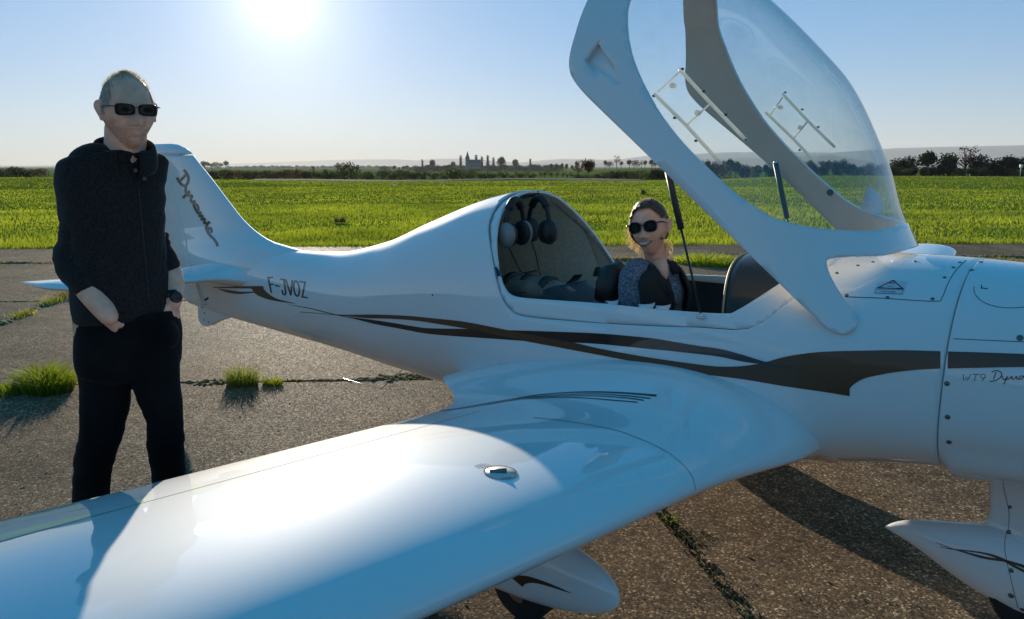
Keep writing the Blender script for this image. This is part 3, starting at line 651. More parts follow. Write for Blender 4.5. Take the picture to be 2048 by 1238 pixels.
# ---- antenna whips under the tail cone
c1=Vector((-1.60,-.05,.47)); 
AN=ob('antenna',tube([(-1.60,-.06,.475),(-1.635,-.10,.43)],[.014,.006],10),WHITE,PLANE); ob('whip',tube([(-1.63,-.095,.435),(-1.76,-.16,.30)],.0022,6),SATIN,AN)
ob('whip',tube([(-1.76,-.16,.30),(-2.06,-.19,.315)],.0018,6),CHROME,AN)
# control rod at the tail
ob('elevator_rod',tube([onY(436,590,-.06),onY(414,598,-.06)],.004,6),CHROME,PLANE); ob('rod_end',tube([onY(418,595,-.062),onY(410,600,-.062)],.008,8),BLACK,PLANE)
# ---------------------------------------------------------------- cockpit
def hull_half(x,z,off):
    top,bot,w,zw,nu,nl=sec(x); h=(top-zw+off) if z>=zw else (zw-bot+off); e=nu if z>=zw else nl
    return (w+off)*max(1-(abs(z-zw)/h)**e,0)**(1/e)
# floor and lower side trim (dark), baggage bay (cream)
P=[]
for i in range(24):
    x=-.50+1.1*i/23; r=[]
    for k in range(25):
        t=-1+2*k/24; z=.50+.50*min(1,(abs(t)**5)); y=(1 if t>0 else -1)*min(abs(t)*1.15,1)*hull_half(x,max(z,.55),-.030)
        r.append((x,y,z-.0))
    P.append(r)
ob('cockpit_tub',grid_mesh('tub',P),SEAT,PLANE)
P=[]
for i in range(26):
    x=-.66-.74*i/25; top,bot,w_,zw,nu,nl=sec(x); r=[]; sh=.028
    for k in range(49):
        t=-.12*PI+(1.24*PI)*k/48; c_,s_=math.cos(t),math.sin(t); rr_=(abs(c_)**2.3+abs(s_)**2.3)**(-1/2.3)
        zz_=zw+((top-zw-sh) if s_>0 else .42)*s_*rr_; xx_=x-.26*max(zz_-1.0,0)*(1-i/25)-.03; top,bot,w_,zw,nu,nl=sec(xx_); zz_=zw+((top-zw-sh) if s_>0 else .42)*s_*rr_; r.append((xx_,(w_-sh)*c_*rr_,zw+((top-zw-sh) if s_>0 else .42)*s_*rr_))
    P.append(r)
def endcap(P):
    # rounded back wall
    last=P[-1]; cx=last[0][0]; out=[]
    for j in range(1,9):
        a=PI/2*j/8; s=math.cos(a); out.append([(cx-.16*math.sin(a),p[1]*max(s,.01),.92+(p[2]-.92)*max(s,.01)) for p in last])
    return P+out
ob('baggage_lining',grid_mesh('bl',endcap(P)),LINER,PLANE)
CREAM=M('cream_gelcoat',(.60,.57,.50),.4,coat=.3)
P=[]
for i in range(14):
    x=-.40-.95*i/13; r=[]
    for k in range(17):
        t=-1+2*k/16; y=t*(hull_half(max(x,-1.35),.93,-.035)); z=.93+.035*math.cos(t*PI/2)-(0.0 if i>0 else .25)
        r.append((x,y,z))
    P.append(r)
ob('baggage_shelf',grid_mesh('bs',P),CREAM,PLANE)
ob('lining_seam',tube([(-1.05,y_,.985) for y_ in (-.33,-.1,.1,.36)],.004,6),BLACK,PLANE)
# seats
def pad(name,pts,wd,th,mat,parent,n=10):
    """upholstered slab following pts (x,z) in the xz plane, centred on y0"""
    P=[]
    for (x,y0,z,w2,t2,ang) in pts:
        r=[]
        for k in range(24):
            a=2*PI*k/24; c_,s_=math.cos(a),math.sin(a); rr_=(abs(c_)**3.2+abs(s_)**3.2)**(-1/3.2)
            u=w2*c_*rr_; v=t2*s_*rr_; r.append((x+v*math.cos(ang),y0+u,z+v*math.sin(ang)))
        P.append(r)
    return ob(name,capped(name,P),mat,parent)
for y0 in (-.25,.25):
    ang=math.radians(28)
    st=pad('seat_back',[(-.10-.30*t-.02,y0,.60+.44*t,.205*(1-.25*max(t-.8,0)*5*t),.045*(1 if 0<t<.97 else .5),ang) for t in (0,.05,.2,.4,.6,.8,.9,.97,1.0)],0,0,SEAT,PLANE)
    pad('seat_cushion',[(x,y0,.60+.05*(x+.1),.205,.05*(1 if -.1<x<.38 else .5),PI/2) for x in (-.12,-.09,.1,.3,.37,.41)],0,0,SEAT,PLANE)
# headrest roll seen behind the passenger
ob('seat_shoulder_pad',tube([onY(1212,600,-.30),onY(1218,570,-.30),onY(1226,548,-.28),onY(1240,540,-.24)],[.05,.055,.05,.04],16),SEAT,PLANE)
# instrument hood
P=[]
for i in range(15):
    f=i/14; x=.30+.40*f; r=[]
    w2=.425-.05*f-.06*f*f*f; zt=1.215+.022*f; lean=.085*(1-f*.6)
    for k in range(41):
        t=PI*k/40; c_,s_=math.cos(t),math.sin(t); rr_=(abs(c_)**2.5+abs(s_)**2.5)**(-1/2.5)
        y=w2*c_*rr_; z=.93+(zt-.93)*s_*rr_*(1-.03*math.exp(-(y/.05)**2))
        r.append((x+lean*(abs(y)/.43)**2,y,z))
    P.append(r)
HOOD=ob('instrument_hood',grid_mesh('hood',P),[SHROUD,IVORY],PLANE); solid(HOOD,.008)
ob('hood_edge_trim',tube([Vector(p)+Vector((-.002,0,0)) for p in P[0]],.0042,6),M('tan_edge_trim',(.30,.24,.17),.5),PLANE)
IP=ob('instrument_panel',box((.40,0,1.03),(.012,.62,.22),bev=.004),BLACK,PLANE)
for y_,z_,r_ in ((-.22,1.08,.04),(-.12,1.08,.04),(0,1.05,.045),(.12,1.08,.04),(.22,1.08,.04),(-.17,.98,.03),(.15,.97,.03)):
    ob('gauge',tube([(.393,y_,z_),(.388,y_,z_)],r_,20),SATIN,IP)
ob('control_stick',tube([(.18,-.25,.62),(.17,-.25,.84),(.165,-.25,.92)],[.012,.012,.018],10),BLACK,PLANE)
# harness straps
def strap(pts,w_,mat=BLACK,parent=PLANE,name='harness_strap'):
    P=smooth_poly([Vector(p) for p in pts],30); R=[]
    for i,p in enumerate(P):
        t=(P[min(i+1,len(P)-1)]-P[max(i-1,0)]).normalized(); s_=t.cross(Vector((0,0,1)));
        s_=s_.normalized() if s_.length>.1 else Vector((0,1,0)); n=s_.cross(t)
        R.append([p+s_*w_/2+n*.0015,p-s_*w_/2+n*.0015,p-s_*w_/2-n*.0015,p+s_*w_/2-n*.0015])
    return ob(name,capped(name,R),mat,parent)
strap([(-.62,.30,1.0),(-.55,.22,1.06),(-.47,.12,1.045),(-.40,.02,1.03)],.045)
strap([(-.72,-.10,.985),(-.60,-.12,1.015),(-.48,-.14,1.03),(-.40,-.18,1.08)],.04)
strap([(-.98,-.30,.975),(-.80,-.31,.985),(-.66,-.33,.99),(-.55,-.35,1.01)],.035)
# ---------------------------------------------------------------- loose things in the cockpit
TAN=varied(M('tan_leather',(.16,.105,.075),.5),(.12,.08,.06),(.19,.13,.095),18,bump=.3,bscale=90,dist=.001)
BAG=empty('travel_bag',(-.56,-.27,.97),label='tan rolled bag with dark straps on the shelf behind the seats',category='bag')
P=[]
for i in range(22):
    t=i/21; x=-.80+.44*t; rr_=.072*(min(1,math.sin(PI*min(max(t,.02),.98))**.35)); P.append([(x,-.27+rr_*1.25*math.cos(2*PI*k/24),1.0+rr_*.95*math.sin(2*PI*k/24)) for k in range(24)])
ob('bag_body',capped('bag',P),TAN,BAG)
for x in (-.69,-.60,-.49):
    ob('bag_strap',tube([(x-.018,-.27,1.0),(x-.017,-.27,1.0),(x+.017,-.27,1.0),(x+.018,-.27,1.0)],[.072,.0765,.0765,.072],28,flat=1.0,caps=True),BLACK,BAG)
PAPER=M('printed_paper',(.70,.72,.78),.5); PBLUE=M('blue_print',(.07,.10,.28),.5)
def paper(name,u0,v0,u1,v1,lab,y=-.44,dz=.0):
    a=onY(u0,v1,y); b_=onY(u1,v1,y); c_=onY(u1,v0,y); d_=onY(u0,v0,y); P=[]
    for i in range(7):
        r=[]
        for j in range(7):
            p=a.lerp(b_,i/6).lerp(d_.lerp(c_,i/6),j/6); p.y+=.03*math.sin(i*.9+j*.5)+.05*j/6; p.z+=.003*math.sin(i*1.1); r.append(p)
        P.append(r)
    o=ob(name,grid_mesh(name,P),PAPER,None,label=lab,category='paper'); md=o.modifiers.new('s','SOLIDIFY'); md.thickness=.004; apply_mods(o)
    bm=bmesh.new(); rs=random.Random(u0)
    for k in range(1):
        i,j=rs.randint(0,4),rs.randint(2,5)
        q=[P[i][j],P[i+1][j],P[i+1][min(j+1,6)],P[i][min(j+1,6)]]
        bm.faces.new([bm.verts.new(Vector(t)+Vector((0,-.006,0))) for t in q])
    ob('print_block',bm,PBLUE,o,smooth=False); return o
paper('brochure',1266,612,1290,640,'crumpled blue and white brochure tucked inside the sill by the elbow of the seated woman')
paper('folded_map',1302,615,1322,642,'white folded sheet with dark blue edge in front of the brochure by the sill')
paper('paper_scrap',1202,605,1217,636,'small white scrap of paper sticking up beside the black seat')
HS1=M('silver_grey_plastic',(.22,.22,.22),.4,coat=.2)
def headset(c,label,facing,shell,drop):
    """hangs by its band from a hook; c is the middle between the cups"""
    e=empty('headset',c+Vector((0,0,-.07)),label=label,category='headset')
    ax=facing.normalized(); side=ax.cross(Vector((0,0,1))).normalized()
    band=[c+side*(.075*math.cos(a))+Vector((0,0,.02+.135*math.sin(a))) for a in [PI*k/16 for k in range(17)]]
    ob('headband',tube(band,.011,8),BLACK,e)
    ob('band_pad',tube(band[4:13],.018,10),SEAT,e)
    for s_ in (-1,1):
        cc=c+side*s_*.062; o_=side*s_
        cup=ob('ear_cup',tube([cc,cc+o_*.018,cc+o_*.034,cc+o_*.044],[.045,.047,.038,.018],22,flat=1.25),shell,e)
        ob('ear_cushion',tube([cc-o_*.022,cc-o_*.016,cc-o_*.002,cc],[.035,.046,.046,.040],22,flat=1.2),SEAT,cup)
        ob('cup_yoke',tube([cc+o_*.02+Vector((0,0,.05)),cc+o_*.03+Vector((0,0,.02))],.006,8),BLACK,e)
    P=smooth_poly([c+side*.06+Vector((0,0,-.045))]+[Vector(p) for p in drop],24)
    ob('cable',tube(P,.0032,6),BLACK,e)
    return e
headset(onY(1030,468,-.20),'silver and black headset hanging at the rear edge of the cockpit opening, nearest the tail',Vector((.89,.10,0)),HS1,[onY(1040,540,-.2),onY(1062,570,-.18),onY(1082,588,-.2)])
headset(onY(1078,462,-.03),'all-black headset with a boom microphone hanging nearer the middle of the baggage bay',Vector((-.2,-.95,0)),BLACK,[onY(1072,510,-.03),onY(1080,550,-.03),onY(1092,582,-.1)])
# ---------------------------------------------------------------- ground: pavement of big cast slabs
DA=Vector((.737,.676,0)); NA=Vector((-.676,.737,0)); DB=Vector((-.765,.644,0)); PO=Vector((-.08,.04,0))
def slab_pt(ca,kb):
    """corner where the joint at distance ca meets cross joint kb"""
    o=PO+DA*(kb*4.95); t=(ca-o.dot(NA))/DB.dot(NA); return o+DB*t
def slab_mat(name,tint):
    m=M(name,(.17,.14,.11),.75,spec=.015); N,L,b=nodes(m)
    tc=N.new('ShaderNodeTexCoord')
    def noi(s,d=5,r=.6):
        n=N.new('ShaderNodeTexNoise'); n.inputs['Scale'].default_value=s; n.inputs['Detail'].default_value=d; n.inputs['Roughness'].default_value=r; L.new(tc.outputs['Object'],n.inputs[0]); return n
    def ramp(src,els):
        r=N.new('ShaderNodeValToRGB'); e=r.color_ramp.elements
        while len(e)<len(els): e.new(.5)
        for k,(p,c) in enumerate(els): e[k].position=p; e[k].color=(*c,1)
        L.new(src,r.inputs[0]); return r
    def mix(t,a,b_,f=None,fv=.5):
        x=N.new('ShaderNodeMix'); x.data_type='RGBA'; x.blend_type=t; x.inputs[0].default_value=fv
        if f is not None: L.new(f,x.inputs[0])
        L.new(a,x.inputs[6]); L.new(b_,x.inputs[7]); return x.outputs[2]
    v=N.new('ShaderNodeTexVoronoi'); v.inputs['Scale'].default_value=125; v.inputs['Randomness'].default_value=1; L.new(tc.outputs['Object'],v.inputs[0])
    vs=N.new('ShaderNodeSeparateColor'); L.new(v.outputs['Color'],vs.inputs[0])
    stone=ramp(vs.outputs[0],[(0,(.065,.053,.045)),(.45,(.105,.086,.068)),(.75,(.155,.126,.098)),(.93,(.26,.21,.15)),(1,(.48,.42,.33))])
    big=noi(1.1,6,.65); blot=ramp(big.outputs[0],[(.3,(.62,.60,.58)),(.5,(.95,.93,.92)),(.72,(1.25,1.2,1.15))])
    mid=noi(9,6,.7); blot2=ramp(mid.outputs[0],[(.3,(.7,.7,.7)),(.7,(1.2,1.18,1.15))])
    c=mix('MULTIPLY',stone.outputs[0],blot.outputs[0],fv=1); c=mix('MULTIPLY',c,blot2.outputs[0],fv=1)
    tn=N.new('ShaderNodeRGB'); tn.outputs[0].default_value=(*tint,1); c=mix('MULTIPLY',c,tn.outputs[0],fv=1)
    L.new(c,b.inputs['Base Color'])
    # relief of the exposed aggregate
    mr=N.new('ShaderNodeMapRange'); mr.inputs[1].default_value=0; mr.inputs[2].default_value=.5; mr.inputs[3].default_value=1; mr.inputs[4].default_value=0; L.new(v.outputs['Distance'],mr.inputs[0])
    md_=N.new('ShaderNodeMath'); md_.operation='MULTIPLY'; L.new(mr.outputs[0],md_.inputs[0]); L.new(vs.outputs[1],md_.inputs[1])
    ad_=N.new('ShaderNodeMath'); ad_.operation='ADD'; L.new(md_.outputs[0],ad_.inputs[0]); f2=noi(260,3); L.new(f2.outputs[0],ad_.inputs[1])
    bp=N.new('ShaderNodeBump'); bp.inputs['Strength'].default_value=.85; bp.inputs['Distance'].default_value=.004; L.new(ad_.outputs[0],bp.inputs['Height'])
    n3=noi(3.5,4); bp2=N.new('ShaderNodeBump'); bp2.inputs['Strength'].default_value=.6; bp2.inputs['Distance'].default_value=.015; L.new(n3.outputs[0],bp2.inputs['Height']); L.new(bp.outputs[0],bp2.inputs['Normal'])
    L.new(bp2.outputs[0],b.inputs['Normal'])
    rg=N.new('ShaderNodeMapRange'); rg.inputs[3].default_value=.95; rg.inputs[4].default_value=.55; L.new(vs.outputs[2],rg.inputs[0]); L.new(rg.outputs[0],b.inputs['Roughness'])
    return m
SL=[slab_mat('exposed_aggregate',(1.55,1.38,1.17)),slab_mat('exposed_aggregate_dark',(1.36,1.22,1.05)),slab_mat('exposed_aggregate_warm',(1.70,1.48,1.23))]
PAVE=empty('pavement',(0,0,0),kind='structure')
AL=[-12.3,-8.85,-5.4,-1.9,2.33,5.85,9.45,11.8]; rs=random.Random(3)
for i in range(len(AL)-1):
    for kb in range(-7,8):
        j=.012; a0,a1=AL[i]+j,AL[i+1]-j
        e=.012/4.95; q=[slab_pt(a0,kb+e),slab_pt(a0,kb+1-e),slab_pt(a1,kb+1-e),slab_pt(a1,kb+e)]
        near=min((p-Vector((-1,0,0))).length for p in q)<9
        def edge(a,b_,n):
            out=[]
            for k in range(n):
                p=a.lerp(b_,k/n); nn=Vector((b_.y-a.y,a.x-b_.x,0)).normalized()
                ch=.010*mnoise.noise(p*3.1)+.008*mnoise.noise(p*17)+ (.02*max(0,mnoise.noise(p*6)-.25) if 0<k else 0)
                out.append(p-nn*abs(ch)*1.2)
            return out
        n=70 if near else 12
        ring=[p for s in range(4) for p in edge(q[s],q[(s+1)%4],n)]
        dz=rs.uniform(-.006,.006); bm=bmesh.new()
        cen=sum(q,Vector())/4
        top=[bm.verts.new((p.x,p.y,dz-.006)) for p in ring]; ins=[bm.verts.new(((p+(cen-p).normalized()*.022).x,(p+(cen-p).normalized()*.022).y,dz)) for p in ring]; low=[bm.verts.new((p.x,p.y,-.12)) for p in ring]
        m=len(ring)
        for k in range(m):
            bm.faces.new((low[k],low[(k+1)%m],top[(k+1)%m],top[k])); bm.faces.new((top[k],top[(k+1)%m],ins[(k+1)%m],ins[k]))
        bm.faces.new(ins)
        bmesh.ops.recalc_face_normals(bm,faces=bm.faces)
        ob('slab',bm,SL[rs.choice((0,0,1,2))],PAVE,smooth=False)
# ---------------------------------------------------------------- terrain
def az_u(x,y):
    """bearing of a ground point, expressed as the image column it would fall in (clamped behind)"""
    d=Vector((x-CAM.x,y-CAM.y,0)); f=d.dot(FH); r=d.dot(RT)
    if f<=.05*d.length: return 2048+900 if r>0 else -900
    return max(-900,min(2950,1024+FPX/math.cos(PITCH)*r/f))
def terr(x,y):
    r=math.hypot(x-CAM.x,y-CAM.y); u=az_u(x,y)
    flat=-.045
    crest=interp(u,[-900,0,500,700,1300,1700,2100,2950],[140,121,74,62,62,128,134,150])
    z=flat
    if r>crest:
        d=r-crest; z=flat-.0125*d
        prof=interp(r,[60,110,150,300,600,900,1500,2500,4500,9000],[-.05,-.7,-1.2,-2.7,-3.5,-5.6,-6.0,-8,-10,-12]); z=max(z,prof) if r<300 else prof
        rise=ss(1100,1320,u); z+=rise*ss(160,500,r)*interp(r,[160,500,700,1100,3000],[0,1.4,3.2,0,0])
        z+=.6*mnoise.noise(Vector((x*.004,y*.004,0)))*ss(200,900,r)
    return z
radii=[.5,3,6,9,12,16,22,30,40,50,58,64,70,76,84,92,100,110,120,130,140,150,165,185,210,250,300,360,430,500,600,720,900,1200,1700,2500,3600,5200,7000,9500,13000]
th0=math.atan2(FH.y,FH.x); P=[]
for r in radii:
    row=[]
    for k in range(240):
        a=th0+PI+2*PI*k/240 if False else th0+ (2*PI*(k/240)-PI)
        # finer in front
        t=(k/240)*2-1; a=th0+PI*(t*abs(t)**.35)
        x=CAM.x+r*math.cos(a); y=CAM.y+r*math.sin(a); row.append((x,y,terr(x,y)))
    P.append(row)
GRND=bpy.data.materials.new('field_turf'); GRND.use_nodes=True; N,L,b=nodes(GRND)
tc=N.new('ShaderNodeTexCoord'); b.inputs['Roughness'].default_value=.9; b.inputs['Specular IOR Level'].default_value=.0
def nz(s,d,mp=None):
    n=N.new('ShaderNodeTexNoise'); n.inputs['Scale'].default_value=s; n.inputs['Detail'].default_value=d; n.inputs['Roughness'].default_value=.65; L.new(tc.outputs['Object'] if mp is None else mp,n.inputs[0]); return n
n1=nz(.045,6); r1=N.new('ShaderNodeValToRGB'); e=r1.color_ramp.elements; e[0].position=.32; e[0].color=(.085,.115,.020,1); e[1].position=.66; e[1].color=(.17,.235,.03,1); e3=e.new(.5); e3.color=(.13,.185,.025,1); L.new(n1.outputs[0],r1.inputs[0])
n2_=nz(1.3,7); r2=N.new('ShaderNodeValToRGB'); e=r2.color_ramp.elements; e[0].position=.33; e[0].color=(.55,.55,.5,1); e[1].position=.62; e[1].color=(1.15,1.15,1.0,1); L.new(n2_.outputs[0],r2.inputs[0])
mx_=N.new('ShaderNodeMix'); mx_.data_type='RGBA'; mx_.blend_type='MULTIPLY'; mx_.inputs[0].default_value=1; L.new(r1.outputs[0],mx_.inputs[6]); L.new(r2.outputs[0],mx_.inputs[7]); 
n3_=nz(.008,3); r3=N.new('ShaderNodeValToRGB'); e=r3.color_ramp.elements; e[0].position=.42; e[0].color=(1,1,1,1); e[1].position=.6; e[1].color=(.8,.72,.75,1); L.new(n3_.outputs[0],r3.inputs[0])
mx3=N.new('ShaderNodeMix'); mx3.data_type='RGBA'; mx3.blend_type='MULTIPLY'; mx3.inputs[0].default_value=1; L.new(mx_.outputs[2],mx3.inputs[6]); L.new(r3.outputs[0],mx3.inputs[7]); L.new(mx3.outputs[2],b.inputs['Base Color'])
bp_=N.new('ShaderNodeBump'); bp_.inputs['Strength'].default_value=.8; bp_.inputs['Distance'].default_value=.12; nb=nz(5,6); L.new(nb.outputs[0],bp_.inputs['Height']); L.new(bp_.outputs[0],b.inputs['Normal'])
ob('field',grid_mesh('field',P,closev=True,flip=True),GRND,None,kind='structure')
# ---------------------------------------------------------------- grass
def leafmat(name,col,trans,rough=.5,var=None,mixf=.45):
    m=bpy.data.materials.new(name); m.use_nodes=True; N=m.node_tree.nodes; L=m.node_tree.links; N.clear()
    o=N.new('ShaderNodeOutputMaterial'); b=N.new('ShaderNodeBsdfPrincipled'); t=N.new('ShaderNodeBsdfTranslucent'); x=N.new('ShaderNodeMixShader')
    x.inputs[0].default_value=mixf; b.inputs['Roughness'].default_value=rough; b.inputs['Specular IOR Level'].default_value=.12; b.inputs['Base Color'].default_value=(*col,1); t.inputs[0].default_value=(*trans,1)
    if var:
        at=N.new('ShaderNodeTexCoord'); n=N.new('ShaderNodeTexNoise'); n.inputs['Scale'].default_value=var; n.inputs['Detail'].default_value=5; L.new(at.outputs['Object'],n.inputs[0])
        for (c,s) in ((col,b.inputs['Base Color']),(trans,t.inputs[0])):
            r=N.new('ShaderNodeValToRGB'); e=r.color_ramp.elements; e[0].position=.35; e[1].position=.65; e[0].color=(c[0]*.62,c[1]*.66,c[2]*.7,1); e[1].color=(min(c[0]*1.4,1),min(c[1]*1.25,1),c[2]*1.1,1); L.new(n.outputs[0],r.inputs[0]); L.new(r.outputs[0],s)
    L.new(b.outputs[0],x.inputs[1]); L.new(t.outputs[0],x.inputs[2]); L.new(x.outputs[0],o.inputs[0]); return m
BLADE=leafmat('grass_blade',(.14,.19,.018),(.32,.40,.028),.6,var=.3,mixf=.5)
DRY=leafmat('dry_grass',(.30,.22,.09),(.40,.30,.12),.6,mixf=.4)
MOSS=varied(M('moss',(.10,.085,.02),.95),(.045,.045,.012),(.20,.155,.04),25,bump=.6,bscale=120,dist=.01)
def blades_mesh(name,X,Y,Z,Hh,Wd,lean=.45,curl=.5,azim=None):
    n=len(X); a=rng.uniform(0,2*PI,n) if azim is None else azim; f=rng.uniform(0,2*PI,n)
    lx,ly=np.cos(a),np.sin(a); sx,sy=np.cos(f),np.sin(f); k=rng.uniform(.3,1,n)*lean
    V=np.zeros((n,5,3))
    base=np.stack([X,Y,Z],1); up=np.array([0,0,1.])
    L1=np.stack([lx*k*Hh*.28,ly*k*Hh*.28,Hh*.55],1); L2=np.stack([lx*k*Hh*(.55+curl),ly*k*Hh*(.55+curl),Hh*(1-.25*k)],1)
    sd=np.stack([sx,sy,0*sx],1)*Wd[:,None]/2
    V[:,0]=base-sd; V[:,1]=base+sd; V[:,2]=base+L1+sd*.8; V[:,3]=base+L1-sd*.8; V[:,4]=base+L2
    idx=np.arange(n)[:,None]*5
    quads=idx+np.array([0,1,2,3]); tris=idx+np.array([3,2,4])
    me=bpy.data.meshes.new(name); me.vertices.add(n*5); me.vertices.foreach_set('co',V.ravel())
    me.loops.add(n*7); li=np.concatenate([quads,tris],1).ravel(); me.loops.foreach_set('vertex_index',li)
    me.polygons.add(n*2); ls=(np.arange(n)[:,None]*7+np.array([0,4])).ravel(); me.polygons.foreach_set('loop_start',ls)
    me.update(calc_edges=True); me.validate(); return me
def field_pts(r0,r1,n,half=.80):
    r=np.sqrt(rng.uniform(r0*r0,r1*r1,n)); a=th0+rng.uniform(-half,half,n)
    x=CAM.x+r*np.cos(a); y=CAM.y+r*np.sin(a); c=x*NA.x+y*NA.y; return x,y,r,c
XX=[];YY=[];HH=[];WW=[]
for r0,r1,n,h,w_ in ((10,19,90000,.105,.012),(19,32,80000,.075,.018),(32,60,70000,.055,.03),(60,130,45000,.045,.06)):
    x,y,r,c=field_pts(r0,r1,n); k=c>11.86+.12*np.array([mnoise.noise(Vector((a*1.3,b_*1.3,0))) for a,b_ in zip(x,y)])
    x,y,r=x[k],y[k],r[k]
    nn=np.array([mnoise.noise(Vector((a*.35,b_*.35,3.)))+.6*mnoise.noise(Vector((a*1.3,b_*1.3,7.))) for a,b_ in zip(x,y)])
    hh=h*(1+.75*nn)*rng.uniform(.6,1.35,len(x)); XX.append(x);YY.append(y);HH.append(hh);WW.append(w_*rng.uniform(.7,1.3,len(x)))
X=np.concatenate(XX);Y=np.concatenate(YY);Hh=np.concatenate(HH);Wd=np.concatenate(WW)
Z=np.array([terr(a,b_) for a,b_ in zip(X,Y)])
ob('grass',blades_mesh('grass',X,Y,Z,Hh,Wd),BLADE,None,smooth=False,kind='stuff')
# ragged verge: taller darker clumps along the pavement's edge
xs_=[];ys_=[];hs_=[]
for k in range(9000):
    t=rng.uniform(-26,26); o=slab_pt(11.84,0)+DA*t; off=abs(rng.normal(0,.28)); p=o+NA*off
    s=mnoise.noise(Vector((t*.8,0,0)))
    if s<-.15 and rng.uniform()<.6: continue
    xs_.append(p.x); ys_.append(p.y); hs_.append((.13+.16*max(s,-.3))*rng.uniform(.5,1.2))
n=len(xs_); ob('verge_grass',blades_mesh('v',np.array(xs_),np.array(ys_),np.full(n,-.04),np.array(hs_),rng.uniform(.01,.02,n),lean=.7),BLADE,None,smooth=False,kind='stuff')
def joint_growth(name,a,b_,n,h,spread,mat,gaps=.0,w_=.006,seed=0,lean=.8):
    X=[];Y=[];Hs=[]
    for k in range(n):
        t=rng.uniform(0,1); p=a.lerp(b_,t); s=mnoise.noise(p*1.7+Vector((seed,0,0)))
        if s<gaps: continue
        q=Vector((b_.y-a.y,a.x-b_.x,0)).normalized()*rng.normal(0,spread*(.5+s)); p=p+q
        X.append(p.x);Y.append(p.y);Hs.append(h*(.4+1.4*max(s,0))*rng.uniform(.5,1.3))
    n=len(X); return ob(name,blades_mesh(name,np.array(X),np.array(Y),np.full(n,-.012),np.array(Hs),np.full(n,w_)*rng.uniform(.6,1.4,n),lean=lean),mat,None,smooth=False,kind='stuff')
def moss_line(name,a,b_,w_,h,seed=0,mat=None,gaps=-.35):
    """lumpy cushion lying in a joint"""
    n=int((b_-a).length/.022)+2; d=(b_-a).normalized(); q=Vector((-d.y,d.x,0)); P=[]
    for i in range(n+1):
        p=a.lerp(b_,i/n); s=mnoise.noise(p*2.3+Vector((0,seed,0))); s2=mnoise.noise(p*13+Vector((0,seed,0))); ww=w_*max(.12,.55+1.1*s+.5*s2) if s>gaps else w_*.1
        r=[]
        for j in range(9):
            t=-1+j/4; z=h*max(0,(1-t*t))*max(.15,.6+s+.7*mnoise.noise(Vector((p.x*21+t*2,p.y*21,seed))))
            c=p+q*(ww*t+.006*mnoise.noise(Vector((p.x*30,p.y*30,t*3)))); r.append((c.x,c.y,-.015+z))
        P.append(r)
    return ob(name,grid_mesh(name,P),mat or MOSS,None,kind='stuff')
j=lambda u,v: onZ(u,v,0)
for k,(ca,ka,kb) in enumerate(((2.33,-2.2,2.5),(5.85,-2.5,3),(9.45,-4,4))):
    a=slab_pt(ca,ka); b_=slab_pt(ca,kb); moss_line('moss',a,b_,(.055,.05,.12)[k],(.03,.02,.05)[k],seed=k*5)
    joint_growth('joint_grass',a,b_,(1500,2500,9000)[k],(.05,.05,.10)[k],(.03,.03,.10)[k],BLADE if k<2 else DRY,gaps=(.15,.1,-.1)[k],seed=k)
    if k==2: joint_growth('joint_grass',a,b_,5000,.11,.09,BLADE,gaps=.08,seed=9)
for kb in (-1,):
    a=slab_pt(2.4,kb); b_=slab_pt(9.3,kb); moss_line('moss',a,b_,.07,.04,seed=31); joint_growth('joint_grass',a,b_,3500,.10,.07,BLADE,gaps=-.1,seed=4); joint_growth('dry_growth',a+NA*0,b_,3000,.16,.10,DRY,gaps=0,seed=6)
a=slab_pt(-1.8,0); b_=slab_pt(.9,0); moss_line('moss',a,b_,.028,.018,seed=51,gaps=-.2)
CRUST=varied(M('crumbled_mortar',(.25,.2,.12),.9),(.035,.028,.018),(.30,.24,.12),90)
bm=bmesh.new(); rs=random.Random(5)
for k in range(900):
    t=rs.random(); p=(a.lerp(b_,t) if k<620 else slab_pt(2.33,-1).lerp(slab_pt(2.33,1.5),t))+Vector((rs.gauss(0,.022),rs.gauss(0,.022),0)); s=rs.uniform(.002,.009)
    r_=bmesh.ops.create_icosphere(bm,subdivisions=1,radius=s,matrix=Matrix.Translation(p+Vector((0,0,s*.1)))@Euler((rs.random()*3,rs.random()*3,rs.random()*3)).to_matrix().to_4x4()@Matrix.Diagonal((rs.uniform(1,2.2),.9,.45,1)))
ob('joint_crumbs',bm,CRUST,None,smooth=False,kind='stuff')
# loose pale stones on the tarmac
bm=bmesh.new()
for k in range(1300):
    r=rs.uniform(1.2,9)**1.0; an=th0+rs.uniform(-.75,.75); s=rs.uniform(.0018,.0045)*(1+.05*r)
    p=Vector((CAM.x+r*math.cos(an),CAM.y+r*math.sin(an),s*.3+.004))
    if p.dot(NA)>11.5: continue
    bmesh.ops.create_icosphere(bm,subdivisions=0 if False else 1,radius=s,matrix=Matrix.Translation(p)@Matrix.Rotation(rs.random()*3,4,'Z')@Matrix.Diagonal((1.5,1,.6,1)))
ob('loose_grit',bm,varied(M('grit',(.4,.35,.27),.7,spec=.15),(.16,.13,.10),(.62,.55,.44),31),None,smooth=True,kind='stuff')
def tuft(name,c,n,rad,h,mat,label,w_=.006,lean=1.0,extra=None):
    r=rad*np.sqrt(rng.uniform(0,1,n)); a=rng.uniform(0,2*PI,n); x=c.x+r*np.cos(a)*1.0; y=c.y+r*np.sin(a)*.7
    hh=h*(1-.45*r/rad)*rng.uniform(.45,1.15,n)
    o=ob(name,blades_mesh(name,x,y,np.full(n,-.01),hh,np.full(n,w_)*rng.uniform(.6,1.4,n),lean=lean,azim=a+rng.normal(0,.6,n)),mat,None,smooth=False,label=label,category='grass tuft'); return o
